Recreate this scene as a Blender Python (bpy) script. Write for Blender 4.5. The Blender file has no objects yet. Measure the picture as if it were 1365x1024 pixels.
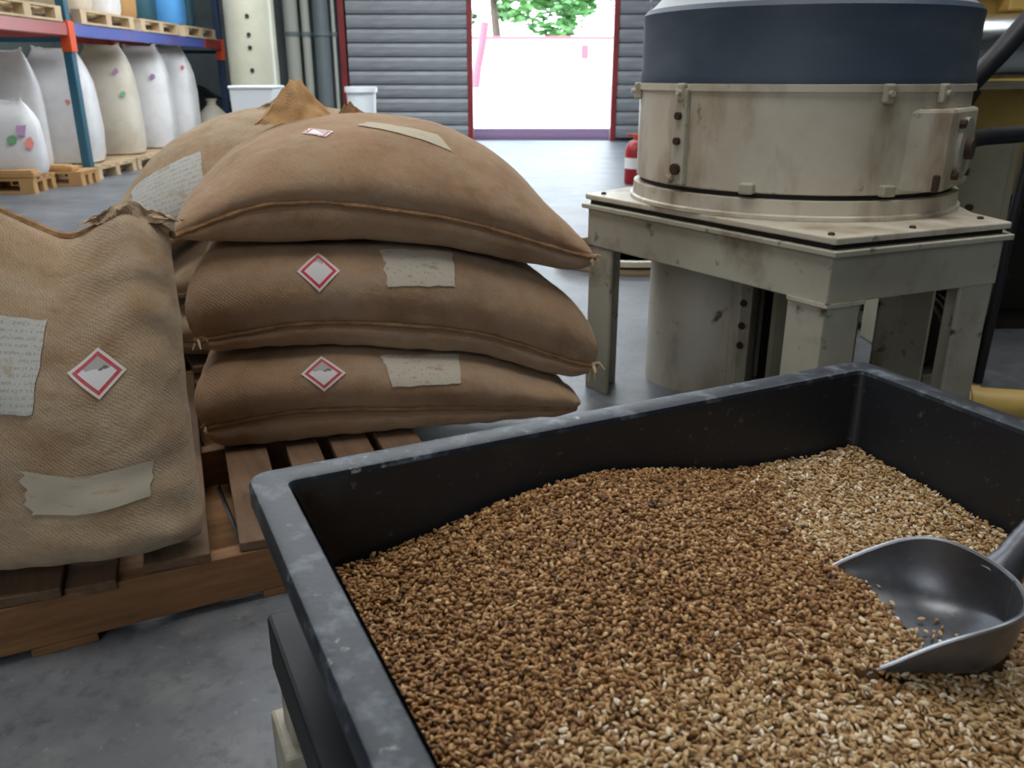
import bpy, bmesh, math, random
import numpy as np
from mathutils import Vector, Matrix, noise

random.seed(7); np.random.seed(7)
scene = bpy.context.scene
COL = scene.collection
PI = math.pi

# ------------------------------------------------------------------ camera, sky, sun, area lights, exposure
cam_d = bpy.data.cameras.new('camera'); cam = bpy.data.objects.new('camera', cam_d); COL.objects.link(cam)
cam.location = (0, 0, 1.08); cam.rotation_euler = (math.radians(70), 0, 0)
cam_d.sensor_width = 36; cam_d.lens = 1130 / 1365 * 36; cam_d.clip_end = 300
cam_d.dof.use_dof = True; cam_d.dof.focus_distance = 1.1; cam_d.dof.aperture_fstop = 10.5
scene.camera = cam

world = bpy.data.worlds.new('sky'); scene.world = world; world.use_nodes = True
wn = world.node_tree.nodes; wl = world.node_tree.links
bgn = wn['Background']; bgn.inputs[1].default_value = 8.0
wtc = wn.new('ShaderNodeTexCoord'); wsep = wn.new('ShaderNodeSeparateXYZ'); wrp = wn.new('ShaderNodeValToRGB')
wrp.color_ramp.elements[0].color = (0.92, 0.96, 1, 1); wrp.color_ramp.elements[1].color = (0.55, 0.75, 1, 1)
wl.new(wtc.outputs['Generated'], wsep.inputs[0]); wl.new(wsep.outputs[2], wrp.inputs[0]); wl.new(wrp.outputs[0], bgn.inputs[0])

sd = bpy.data.lights.new('sun', 'SUN'); sd.energy = 9; sd.angle = 0.01; sd.color = (1, 0.96, 0.9)
sun = bpy.data.objects.new('sun', sd); COL.objects.link(sun); sun.rotation_euler = (math.radians(38), 0, math.radians(-60))

def area(name, loc, sx, sy, power, color, rot=(0, 0, 0)):
    d = bpy.data.lights.new(name, 'AREA'); d.shape = 'RECTANGLE'; d.size = sx; d.size_y = sy; d.energy = power; d.color = color
    o = bpy.data.objects.new(name, d); COL.objects.link(o); o.location = loc; o.rotation_euler = rot
area('overhead_fill', (-0.4, 1.6, 4.6), 2.6, 1.4, 80, (1, 0.96, 0.9))
area('overhead_fill', (2.3, 2.8, 4.6), 1.4, 2.4, 60, (0.97, 0.98, 1))  # unseen lamp added to give the steel duct a highlight
area('overhead_fill', (-2.4, 5.5, 4.6), 5.0, 1.6, 190, (0.9, 0.95, 1))
area('overhead_fill', (-1.5, 10.5, 4.6), 8.0, 1.6, 520, (0.9, 0.95, 1))
area('front_fill', (-1.8, -2.7, 2.8), 3.0, 2.4, 50, (0.95, 0.97, 1), (math.radians(80), 0, math.radians(-12)))  # unseen fill lamp added behind the camera to brighten the sack fronts

vs = scene.view_settings
scene.display_settings.display_device = 'sRGB'
vs.view_transform = 'Standard'; vs.look = 'None'; vs.gamma = 1.0; vs.exposure = 0.0; vs.use_curve_mapping = False

# ------------------------------------------------------------------ helpers
WM = {}
def tag(o, label=None, cat=None, group=None, kind=None):
    if label: o['label'] = label
    if cat: o['category'] = cat
    if group: o['group'] = group
    if kind: o['kind'] = kind
    return o

def thing(name, label, cat, loc=(0, 0, 0), rz=0.0, group=None, kind=None):
    o = bpy.data.objects.new(name, None); COL.objects.link(o); o.empty_display_size = 0.1
    o.location = loc; o.rotation_euler = (0, 0, rz)
    WM[o] = Matrix.Translation(loc) @ Matrix.Rotation(rz, 4, 'Z')
    return tag(o, label, cat, group, kind)

class MB:
    def __init__(s): s.v = []; s.f = []; s.uv = None
    def add(s, vs_, fs):
        n = len(s.v); s.v += [tuple(p) for p in vs_]; s.f += [tuple(i + n for i in f) for f in fs]; return s
    def box(s, c, d, rz=0.0, M=None):
        x, y, z = d[0] / 2, d[1] / 2, d[2] / 2
        R = Matrix.Rotation(rz, 3, 'Z') if M is None else M
        pts = [Vector(c) + R @ Vector((a * x, b * y, e * z)) for e in (-1, 1) for a, b in ((-1, -1), (1, -1), (1, 1), (-1, 1))]
        return s.add(pts, [(3, 2, 1, 0), (4, 5, 6, 7), (0, 1, 5, 4), (1, 2, 6, 5), (2, 3, 7, 6), (3, 0, 4, 7)])
    def prism(s, poly, z0, z1):
        n = len(poly)
        pts = [(p[0], p[1], z0) for p in poly] + [(p[0], p[1], z1) for p in poly]
        return s.add(pts, [tuple(range(n))[::-1], tuple(range(n, 2 * n))] + [(i, (i + 1) % n, n + (i + 1) % n, n + i) for i in range(n)])
    def loft(s, loops, close0=True, close1=True, ring=False):
        n = len(loops[0]); k = len(loops); pts = [p for l in loops for p in l]; fs = []
        for j in range(k - (0 if ring else 1)):
            j2 = (j + 1) % k
            for i in range(n):
                i2 = (i + 1) % n
                fs.append((j * n + i, j * n + i2, j2 * n + i2, j2 * n + i))
        if not ring:
            if close0: fs.append(tuple(range(n))[::-1])
            if close1: fs.append(tuple(range((k - 1) * n, k * n)))
        return s.add(pts, fs)
    def lathe(s, prof, c, n=32):
        return s.loft([[(c[0] + r * math.cos(2 * PI * i / n), c[1] + r * math.sin(2 * PI * i / n), c[2] + z) for i in range(n)] for r, z in prof])
    def tube(s, pts, r, n=10):
        pts = [Vector(p) for p in pts]; loops = []
        for i, p in enumerate(pts):
            t = (pts[min(i + 1, len(pts) - 1)] - pts[max(i - 1, 0)]).normalized()
            ref = Vector((0, 0, 1)) if abs(t.z) < 0.9 else Vector((1, 0, 0))
            a = t.cross(ref).normalized(); b = t.cross(a)
            rr = r[i] if isinstance(r, (list, tuple)) else r
            loops.append([p + rr * (math.cos(2 * PI * k / n) * a + math.sin(2 * PI * k / n) * b) for k in range(n)])
        return s.loft(loops)

def obj(name, mb, mat, parent=None, smooth=False, bevel=0.0, seg=2, uv=None):
    me = bpy.data.meshes.new(name)
    vs_ = mb.v
    if parent is not None:
        Mi = WM[parent].inverted(); vs_ = [tuple(Mi @ Vector(p)) for p in vs_]
    me.from_pydata(vs_, [], mb.f)
    bm = bmesh.new(); bm.from_mesh(me); bmesh.ops.recalc_face_normals(bm, faces=bm.faces); bm.to_mesh(me); bm.free()
    if uv is not None:
        l = me.uv_layers.new(name='UVMap'); idx = np.empty(len(me.loops), np.int32); me.loops.foreach_get('vertex_index', idx)
        l.data.foreach_set('uv', np.asarray(uv, np.float32)[idx].ravel())
    me.materials.append(mat)
    if smooth: me.polygons.foreach_set('use_smooth', [True] * len(me.polygons))
    o = bpy.data.objects.new(name, me); COL.objects.link(o)
    if parent is not None: o.parent = parent; WM[o] = WM[parent]
    else: WM[o] = Matrix.Identity(4)
    if bevel:
        b = o.modifiers.new('bevel', 'BEVEL'); b.width = bevel; b.segments = seg; b.limit_method = 'ANGLE'; b.angle_limit = math.radians(40)
    if smooth:
        try: me.set_sharp_from_angle(angle=math.radians(42))
        except Exception: pass
    return o

def struct(name, mb, mat, parent=None, **k):
    o = obj(name, mb, mat, parent, **k)
    if parent is None: o['kind'] = 'structure'
    return o

def copy_tree(o, parent=None):
    c = o.copy(); COL.objects.link(c)
    if parent is not None: c.parent = parent
    for ch in list(o.children): copy_tree(ch, c)
    return c

# ------------------------------------------------------------------ materials
def lin(r, g, b):
    f = lambda c: (c / 255 / 12.92) if c / 255 <= 0.04045 else ((c / 255 + 0.055) / 1.055) ** 2.4
    return (f(r), f(g), f(b), 1)

def material(name, base, rough=0.6, metal=0.0, spots=(), bump=0.0, bump_scale=80.0, coord='Object', spec=0.5, coat=0.0):
    """spots: (colour, noise scale, ramp lo, ramp hi, amount, detail, stretch) layered over the base colour."""
    m = bpy.data.materials.new(name); m.use_nodes = True
    N = m.node_tree.nodes; L = m.node_tree.links; bs = N['Principled BSDF']
    bs.inputs['Roughness'].default_value = rough; bs.inputs['Metallic'].default_value = metal
    bs.inputs['Specular IOR Level'].default_value = spec; bs.inputs['Coat Weight'].default_value = coat
    bs.inputs['Base Color'].default_value = base
    tc = N.new('ShaderNodeTexCoord'); cur = None
    for i, sp in enumerate(spots):
        colr, sc, lo, hi, amt = sp[:5]; det = sp[5] if len(sp) > 5 else 5; st = sp[6] if len(sp) > 6 else (1, 1, 1)
        mp = N.new('ShaderNodeMapping'); mp.inputs['Scale'].default_value = st; mp.inputs['Location'].default_value = (i * 3.7, i * 1.3, i * 2.1)
        nz = N.new('ShaderNodeTexNoise'); nz.inputs['Scale'].default_value = sc; nz.inputs['Detail'].default_value = det; nz.inputs['Roughness'].default_value = 0.6
        mr = N.new('ShaderNodeMapRange'); mr.inputs[1].default_value = lo; mr.inputs[2].default_value = hi; mr.inputs[4].default_value = amt
        mx = N.new('ShaderNodeMix'); mx.data_type = 'RGBA'
        L.new(tc.outputs[coord], mp.inputs[0]); L.new(mp.outputs[0], nz.inputs['Vector']); L.new(nz.outputs[0], mr.inputs[0]); L.new(mr.outputs[0], mx.inputs[0])
        if cur is None: mx.inputs[6].default_value = base
        else: L.new(cur, mx.inputs[6])
        mx.inputs[7].default_value = colr; cur = mx.outputs[2]
    if cur is not None: L.new(cur, bs.inputs['Base Color'])
    if bump:
        nz = N.new('ShaderNodeTexNoise'); nz.inputs['Scale'].default_value = bump_scale; nz.inputs['Detail'].default_value = 4
        L.new(tc.outputs[coord], nz.inputs['Vector'])
        bp = N.new('ShaderNodeBump'); bp.inputs['Strength'].default_value = bump; bp.inputs['Distance'].default_value = 0.01
        L.new(nz.outputs[0], bp.inputs['Height']); L.new(bp.outputs[0], bs.inputs['Normal'])
    return m

def burlap(name, base, dark, dusty, pitch=0.0055, dust_amt=0.5):
    m = bpy.data.materials.new(name); m.use_nodes = True
    N = m.node_tree.nodes; L = m.node_tree.links; bs = N['Principled BSDF']
    bs.inputs['Roughness'].default_value = 0.95; bs.inputs['Specular IOR Level'].default_value = 0.1
    bs.inputs['Sheen Weight'].default_value = 0.25; bs.inputs['Sheen Roughness'].default_value = 0.6; bs.inputs['Sheen Tint'].default_value = (0.9, 0.8, 0.65, 1)
    tc = N.new('ShaderNodeTexCoord'); sc = 0.314 / pitch
    def wave(d, dist):
        w = N.new('ShaderNodeTexWave'); w.wave_type = 'BANDS'; w.bands_direction = d; w.inputs['Scale'].default_value = sc
        w.inputs['Distortion'].default_value = dist; w.inputs['Detail'].default_value = 3; w.inputs['Detail Scale'].default_value = 0.6
        L.new(tc.outputs['UV'], w.inputs['Vector']); return w.outputs['Fac']
    a = wave('X', 7.0); b = wave('DIAGONAL', 6.0)
    mx = N.new('ShaderNodeMath'); mx.operation = 'ADD'; L.new(a, mx.inputs[0]); L.new(b, mx.inputs[1])
    hf = N.new('ShaderNodeMath'); hf.operation = 'MULTIPLY'; hf.inputs[1].default_value = 0.5; L.new(mx.outputs[0], hf.inputs[0])
    fz = N.new('ShaderNodeTexNoise'); fz.inputs['Scale'].default_value = 170; fz.inputs['Detail'].default_value = 4; L.new(tc.outputs['UV'], fz.inputs['Vector'])
    ad = N.new('ShaderNodeMath'); ad.operation = 'MULTIPLY_ADD'; ad.inputs[1].default_value = 1.1; L.new(fz.outputs[0], ad.inputs[0]); L.new(hf.outputs[0], ad.inputs[2])
    bp = N.new('ShaderNodeBump'); bp.inputs['Strength'].default_value = 0.42; bp.inputs['Distance'].default_value = 0.002
    L.new(ad.outputs[0], bp.inputs['Height'])
    wr = N.new('ShaderNodeTexNoise'); wr.inputs['Scale'].default_value = 9; wr.inputs['Detail'].default_value = 3; L.new(tc.outputs['UV'], wr.inputs['Vector'])
    bp2 = N.new('ShaderNodeBump'); bp2.inputs['Strength'].default_value = 0.35; bp2.inputs['Distance'].default_value = 0.03
    L.new(wr.outputs[0], bp2.inputs['Height']); L.new(bp.outputs[0], bp2.inputs['Normal']); L.new(bp2.outputs[0], bs.inputs['Normal'])
    def layer(prev, colr, scale, lo, hi, amt, st=(1, 1, 1)):
        mp = N.new('ShaderNodeMapping'); mp.inputs['Scale'].default_value = st; L.new(tc.outputs['UV'], mp.inputs[0])
        nz = N.new('ShaderNodeTexNoise'); nz.inputs['Scale'].default_value = scale; nz.inputs['Detail'].default_value = 5; nz.inputs['Roughness'].default_value = 0.65
        L.new(mp.outputs[0], nz.inputs['Vector'])
        mr = N.new('ShaderNodeMapRange'); mr.inputs[1].default_value = lo; mr.inputs[2].default_value = hi; mr.inputs[4].default_value = amt; L.new(nz.outputs[0], mr.inputs[0])
        mi = N.new('ShaderNodeMix'); mi.data_type = 'RGBA'; L.new(mr.outputs[0], mi.inputs[0])
        if isinstance(prev, tuple): mi.inputs[6].default_value = prev
        else: L.new(prev, mi.inputs[6])
        mi.inputs[7].default_value = colr; return mi.outputs[2]
    c = layer(base, dark, 4.5, 0.46, 0.7, 0.85)
    c = layer(c, dusty, 5.2, 0.45, 0.66, dust_amt, (1, 2.4, 1))
    c = layer(c, dark, 26, 0.55, 0.8, 0.5)
    th = N.new('ShaderNodeMix'); th.data_type = 'RGBA'; th.blend_type = 'MULTIPLY'; th.inputs[0].default_value = 0.5
    rp = N.new('ShaderNodeMapRange'); rp.inputs[1].default_value = 0.5; rp.inputs[2].default_value = 1.2; rp.inputs[3].default_value = 0.66; rp.inputs[4].default_value = 1.16
    L.new(ad.outputs[0], rp.inputs[0])
    cv = N.new('ShaderNodeCombineColor'); [L.new(rp.outputs[0], cv.inputs[i]) for i in range(3)]
    L.new(c, th.inputs[6]); L.new(cv.outputs[0], th.inputs[7]); L.new(th.outputs[2], bs.inputs['Base Color'])
    return m

M = {}
M['concrete'] = material('concrete', lin(110, 114, 119), 0.42, spots=[(lin(78, 80, 84), 1.6, 0.4, 0.66, 0.8), (lin(142, 143, 142), 7, 0.52, 0.75, 0.5), (lin(70, 70, 72), 28, 0.52, 0.72, 0.6), (lin(160, 160, 158), 55, 0.62, 0.75, 0.4)], bump=0.12, bump_scale=60)
M['wall'] = material('grey wall', lin(96, 104, 104), 0.8, spots=[(lin(60, 68, 70), 1.5, 0.4, 0.7, 0.6)])
M['ceiling'] = material('ceiling sheet', lin(150, 152, 150), 0.8)
M['slat'] = material('shutter steel', lin(150, 154, 158), 0.5, 0.2, spots=[(lin(112, 116, 120), 3, 0.4, 0.7, 0.6, 4, (1, 1, 6))])
M['jamb_red'] = material('red oxide paint', lin(140, 40, 42), 0.5, spots=[(lin(95, 30, 34), 4, 0.4, 0.7, 0.6)])
M['kerb'] = material('painted kerb', lin(122, 100, 130), 0.7)
M['apron'] = material('outdoor concrete', lin(215, 212, 205), 0.9, spots=[(lin(190, 188, 182), 0.7, 0.4, 0.7, 0.5)])
M['cream'] = material('cream machine paint', lin(210, 204, 188), 0.36, spots=[(lin(182, 172, 148), 2.5, 0.42, 0.7, 0.7), (lin(128, 98, 64), 5.5, 0.50, 0.72, 0.8, 8, (1, 1, 0.4)), (lin(70, 50, 36), 13, 0.64, 0.73, 0.9, 6)], bump=0.05, bump_scale=40)
M['cream_dirty'] = material('dirty cream paint', lin(188, 185, 168), 0.42, spots=[(lin(150, 144, 124), 2.2, 0.42, 0.68, 0.75), (lin(108, 82, 56), 4.5, 0.55, 0.75, 0.8, 8), (lin(50, 38, 30), 16, 0.62, 0.72, 0.9, 6)], bump=0.06, bump_scale=40)
M['drum_blue'] = material('blue grey rubber', lin(58, 74, 90), 0.55, spots=[(lin(104, 112, 122), 2.2, 0.5, 0.8, 0.55, 6, (1, 1, 3)), (lin(38, 50, 66), 4, 0.4, 0.7, 0.5)])
M['drum_grey'] = material('pale grey lid', lin(150, 156, 160), 0.5)
M['dark_gap'] = material('black gasket', lin(22, 22, 22), 0.7)
M['rust'] = material('rusty steel', lin(74, 52, 40), 0.7, 0.2, spots=[(lin(36, 28, 24), 30, 0.4, 0.7, 0.7)])
M['yellow'] = material('yellow machine paint', lin(206, 174, 98), 0.45, spots=[(lin(150, 122, 62), 2.5, 0.4, 0.7, 0.6), (lin(90, 72, 44), 7, 0.6, 0.8, 0.7)])
M['steel'] = material('bright steel', lin(214, 219, 222), 0.24, 1.0, spots=[(lin(140, 146, 148), 5, 0.4, 0.7, 0.4)])
M['black'] = material('black rubber', lin(26, 28, 32), 0.5)
M['dark_metal'] = material('dark oily metal', lin(46, 42, 38), 0.6, 0.3, spots=[(lin(110, 95, 75), 6, 0.55, 0.75, 0.5)])
M['greygreen'] = material('grey green panel', lin(158, 154, 132), 0.55, spots=[(lin(116, 112, 96), 3, 0.4, 0.7, 0.6), (lin(40, 36, 32), 9, 0.68, 0.76, 0.9)])
M['tray'] = material('black plastic', lin(36, 39, 44), 0.46, spots=[(lin(24, 26, 29), 4, 0.4, 0.7, 0.6), (lin(86, 86, 84), 6, 0.55, 0.85, 0.5, 7), (lin(96, 94, 90), 110, 0.66, 0.76, 0.6, 2)], bump=0.04, bump_scale=200)
M['rail_black'] = material('black painted rail', lin(24, 25, 28), 0.6, spots=[(lin(60, 60, 60), 40, 0.62, 0.78, 0.6)])
M['tray_rim'] = material('worn black plastic', lin(30, 38, 48), 0.46, spots=[(lin(24, 30, 38), 9, 0.42, 0.66, 0.7), (lin(124, 136, 148), 30, 0.52, 0.66, 0.5, 9), (lin(168, 172, 174), 75, 0.64, 0.72, 0.6)], bump=0.06, bump_scale=160)
M['alu'] = material('cast aluminium', lin(116, 119, 125), 0.40, 0.7, spots=[(lin(80, 82, 88), 14, 0.42, 0.68, 0.7), (lin(146, 148, 152), 60, 0.6, 0.75, 0.4)], bump=0.03, bump_scale=120)
M['alu_edge'] = material('polished aluminium edge', lin(160, 164, 170), 0.35, 0.7)
M['wood'] = material('pallet wood', lin(138, 100, 64), 0.75, spots=[(lin(98, 64, 38), 5, 0.4, 0.7, 0.7, 6, (1, 9, 9)), (lin(176, 128, 84), 3, 0.5, 0.75, 0.5, 4, (1, 5, 5))], bump=0.15, bump_scale=60)
M['wood_grey'] = material('dusty pallet board', lin(112, 88, 66), 0.8, spots=[(lin(82, 60, 44), 5, 0.4, 0.7, 0.7, 6, (9, 1, 9)), (lin(150, 122, 94), 4, 0.52, 0.75, 0.5)], bump=0.15, bump_scale=60)
M['wood_pale'] = material('pale pallet wood', lin(206, 182, 146), 0.8, spots=[(lin(164, 134, 96), 3, 0.45, 0.7, 0.5)])
M['wood_tan'] = material('tan pallet wood', lin(190, 148, 96), 0.8, spots=[(lin(150, 108, 62), 3, 0.45, 0.7, 0.5)])
M['beam'] = material('red rack beam', lin(168, 52, 44), 0.32, spots=[(lin(120, 40, 44), 2, 0.4, 0.7, 0.5)], spec=0.8)
M['beam_sheen'] = material('blue-sheened rack beam', lin(78, 96, 176), 0.25, spots=[(lin(128, 96, 150), 1.5, 0.45, 0.7, 0.5)], spec=0.8)  # blue sheen of a red beam, put into its base colour
M['orange'] = material('orange connector', lin(226, 84, 40), 0.5)
M['teal'] = material('teal rack upright', lin(40, 92, 112), 0.5)
M['navy'] = material('navy rack upright', lin(34, 56, 84), 0.5)
M['poly'] = material('white woven plastic', lin(232, 231, 230), 0.42, spots=[(lin(200, 200, 206), 3, 0.45, 0.7, 0.6)], bump=0.25, bump_scale=9)
M['poly_cream'] = material('cream woven plastic', lin(212, 204, 188), 0.55, spots=[(lin(180, 166, 140), 3, 0.45, 0.7, 0.6)], bump=0.25, bump_scale=9)
M['poly_blue'] = material('blue woven plastic', lin(80, 150, 208), 0.5, bump=0.2, bump_scale=9)
M['poly_dark'] = material('dark teal plastic', lin(40, 84, 98), 0.5, bump=0.2, bump_scale=9)
M['tarp'] = material('black tarpaulin', lin(26, 28, 30), 0.6, bump=0.4, bump_scale=6)
M['pvc'] = material('white bucket plastic', lin(222, 226, 228), 0.4)
M['pipe_pale'] = material('pale pipe paint', lin(186, 188, 176), 0.35)
M['pipe_grey'] = material('grey pipe paint', lin(118, 128, 130), 0.45)
M['column'] = material('cream column paint', lin(196, 194, 172), 0.3, spots=[(lin(170, 168, 148), 2, 0.4, 0.7, 0.6)], spec=0.8)
M['red'] = material('red paint', lin(160, 26, 34), 0.4)
M['red_glare'] = material('glare-paled red paint', lin(190, 70, 84), 0.6)  # red made paler in the colour to imitate glare in the yard
M['white'] = material('white paint', lin(235, 235, 232), 0.6)
M['trunk'] = material('bark', lin(70, 60, 50), 0.9)
M['leaf'] = material('leaves', lin(70, 120, 62), 0.6, spots=[(lin(110, 160, 90), 0.8, 0.4, 0.7, 0.7)])
M['print_purple'] = material('purple print', lin(168, 132, 164), 0.6)
M['print_green'] = material('green print', lin(120, 170, 124), 0.6)
M['print_red'] = material('red print', lin(216, 132, 122), 0.6)
M['burlap'] = burlap('burlap', lin(165, 135, 107), lin(131, 100, 74), lin(172, 152, 130), pitch=0.0045, dust_amt=0.6)
M['burlap_dusty'] = burlap('dusty burlap', lin(172, 148, 120), lin(138, 108, 78), lin(186, 170, 148), pitch=0.0046, dust_amt=0.65)
M['burlap_fold'] = burlap('inside burlap', lin(190, 150, 104), lin(134, 92, 54), lin(204, 172, 130), dust_amt=0.4)
M['seam'] = material('seam hem', lin(158, 124, 92), 0.95, spots=[(lin(118, 86, 60), 30, 0.4, 0.7, 0.7)], bump=0.5, bump_scale=150, spec=0.1)
M['seam_dusty'] = material('dusty seam hem', lin(166, 134, 100), 0.95, spots=[(lin(116, 84, 54), 30, 0.4, 0.7, 0.7)], bump=0.5, bump_scale=150, spec=0.1)
M['twine'] = material('twine', lin(196, 176, 146), 0.9)

def label_mat(name, base, stain, marks, lines):
    """Dirty paper stuck on cloth: stain blotches and illegible smudged print."""
    m = material(name, base, 0.8, spots=[(stain, 3.2, 0.54, 0.70, 0.85, 6), (stain, 40, 0.6, 0.8, 0.35)], coord='UV', bump=0.12, bump_scale=60, spec=0.2)
    N = m.node_tree.nodes; L = m.node_tree.links; bs = N['Principled BSDF']
    prev = bs.inputs['Base Color'].links[0].from_socket
    tc = N.new('ShaderNodeTexCoord'); mp = N.new('ShaderNodeMapping'); mp.inputs['Scale'].default_value = (18, lines, 1); L.new(tc.outputs['UV'], mp.inputs[0])
    nz = N.new('ShaderNodeTexNoise'); nz.inputs['Scale'].default_value = 1.4; nz.inputs['Detail'].default_value = 3; L.new(mp.outputs[0], nz.inputs['Vector'])
    mr = N.new('ShaderNodeMapRange'); mr.inputs[1].default_value = 0.6; mr.inputs[2].default_value = 0.68; mr.inputs[4].default_value = 0.65; L.new(nz.outputs[0], mr.inputs[0])
    mx = N.new('ShaderNodeMix'); mx.data_type = 'RGBA'; L.new(mr.outputs[0], mx.inputs[0]); L.new(prev, mx.inputs[6]); mx.inputs[7].default_value = marks
    if lines > 20:          # rows of smudged, unreadable small print
        sp = N.new('ShaderNodeSeparateXYZ'); L.new(tc.outputs['UV'], sp.inputs[0])
        a = N.new('ShaderNodeMath'); a.operation = 'MULTIPLY'; a.inputs[1].default_value = 13; L.new(sp.outputs[1], a.inputs[0])
        fr = N.new('ShaderNodeMath'); fr.operation = 'FRACT'; L.new(a.outputs[0], fr.inputs[0])
        lt = N.new('ShaderNodeMath'); lt.operation = 'LESS_THAN'; lt.inputs[1].default_value = .42; L.new(fr.outputs[0], lt.inputs[0])
        m2 = N.new('ShaderNodeMapping'); m2.inputs['Scale'].default_value = (46, 13, 1); L.new(tc.outputs['UV'], m2.inputs[0])
        n2 = N.new('ShaderNodeTexNoise'); n2.inputs['Scale'].default_value = 1.0; n2.inputs['Detail'].default_value = 2; L.new(m2.outputs[0], n2.inputs['Vector'])
        gt = N.new('ShaderNodeMath'); gt.operation = 'GREATER_THAN'; gt.inputs[1].default_value = .5; L.new(n2.outputs[0], gt.inputs[0])
        mu = N.new('ShaderNodeMath'); mu.operation = 'MULTIPLY'; L.new(lt.outputs[0], mu.inputs[0]); L.new(gt.outputs[0], mu.inputs[1])
        m3 = N.new('ShaderNodeMath'); m3.operation = 'MULTIPLY'; m3.inputs[1].default_value = .38; L.new(mu.outputs[0], m3.inputs[0])
        mz = N.new('ShaderNodeMix'); mz.data_type = 'RGBA'; L.new(m3.outputs[0], mz.inputs[0]); L.new(mx.outputs[2], mz.inputs[6]); mz.inputs[7].default_value = marks; mx = mz
    L.new(mx.outputs[2], bs.inputs['Base Color']); return m
M['paper'] = label_mat('torn paper label', lin(196, 188, 172), lin(160, 134, 104), lin(120, 106, 96), 10)
M['paper_white'] = label_mat('printed paper label', lin(200, 200, 194), lin(178, 160, 132), lin(128, 132, 140), 46)
M['paint'] = label_mat('pale paint patch', lin(196, 186, 166), lin(176, 150, 118), lin(190, 172, 146), 12)

def hazard_mat(name, smudge, extra):
    m = bpy.data.materials.new(name); m.use_nodes = True
    N = m.node_tree.nodes; L = m.node_tree.links; bs = N['Principled BSDF']; bs.inputs['Roughness'].default_value = 0.45
    tc = N.new('ShaderNodeTexCoord'); sp = N.new('ShaderNodeSeparateXYZ'); L.new(tc.outputs['UV'], sp.inputs[0])
    def math_(op, a, b=None, c=None):
        n = N.new('ShaderNodeMath'); n.operation = op
        for i, x in enumerate((a, b, c)):
            if x is None: continue
            if isinstance(x, (int, float)): n.inputs[i].default_value = x
            else: L.new(x, n.inputs[i])
        return n.outputs[0]
    # uv is 0..1 over the square sticker; distance to the nearest edge
    ex = math_('MINIMUM', sp.outputs[0], math_('SUBTRACT', 1.0, sp.outputs[0])); ey = math_('MINIMUM', sp.outputs[1], math_('SUBTRACT', 1.0, sp.outputs[1]))
    e = math_('MINIMUM', ex, ey)
    nz = N.new('ShaderNodeTexNoise'); nz.inputs['Scale'].default_value = 3.1; nz.inputs['Detail'].default_value = 4; L.new(tc.outputs['UV'], nz.inputs['Vector'])
    inner = math_('GREATER_THAN', e, 0.17); outer = math_('GREATER_THAN', e, 0.075)
    d = math_('ADD', sp.outputs[0], sp.outputs[1])        # runs from the bottom corner (0) to the top corner (2)
    w = math_('MULTIPLY_ADD', nz.outputs[0], 0.7, math_('MULTIPLY', d, 0.9))
    sm = math_('MULTIPLY', math_('GREATER_THAN', w, smudge), inner)
    def mix(f, a, b):
        n = N.new('ShaderNodeMix'); n.data_type = 'RGBA'; L.new(f, n.inputs[0])
        for i, x in ((6, a), (7, b)):
            if isinstance(x, tuple): n.inputs[i].default_value = x
            else: L.new(x, n.inputs[i])
        return n.outputs[2]
    nr = math_('GREATER_THAN', nz.outputs[0], extra)
    redc = mix(nr, lin(206, 52, 72), lin(190, 84, 92))
    c = mix(outer, lin(226, 216, 210), redc); c = mix(inner, c, lin(224, 222, 224)); 
    sc = mix(math_('GREATER_THAN', nz.outputs[0], 0.62), lin(176, 174, 170), lin(112, 104, 100))
    c = mix(sm, c, sc)
    L.new(c, bs.inputs['Base Color']); return m
M['hazard'] = hazard_mat('hazard sticker', 1.62, 0.6)
M['hazard_torn'] = hazard_mat('torn hazard sticker', 1.4, 0.45)

# ------------------------------------------------------------------ room shell and yard outside
XL, XR, YB, YF, ZC = -6.4, 4.6, 15.6, -3.2, 4.8
struct('floor', MB().box(((XL + XR) / 2, (YB + YF) / 2, -0.1), (XR - XL, YB - YF, 0.2)), M['concrete'])
struct('ceiling', MB().box(((XL + XR) / 2, (YB + YF) / 2, ZC + 0.1), (XR - XL + .4, YB - YF + .4, 0.2)), M['ceiling'])
struct('wall_left', MB().box((XL - .1, (YB + YF) / 2, ZC / 2), (.2, YB - YF, ZC)), M['wall'])
struct('wall_right', MB().box((XR + .1, (YB + YF) / 2, ZC / 2), (.2, YB - YF, ZC)), M['wall'])
struct('wall_front', MB().box(((XL + XR) / 2, YF - .1, ZC / 2), (XR - XL, .2, ZC)), M['wall'])
DX0, DX1, DH = -0.68, 1.74, 4.2
wb = MB()
wb.box(((XL + DX0) / 2, YB + .1, ZC / 2), (DX0 - XL, .2, ZC)).box(((DX1 + XR) / 2, YB + .1, ZC / 2), (XR - DX1, .2, ZC)).box(((DX0 + DX1) / 2, YB + .1, (DH + ZC) / 2), (DX1 - DX0, .2, ZC - DH))
struct('wall_back', wb, M['wall'])
struct('ground', MB().box((0, 48, -.15), (80, 64.4, .2)), M['apron'])
struct('trim_1', MB().box((.53, 16.05, .06), (3.4, .3, .24)), M['kerb'], bevel=.02)

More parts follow.
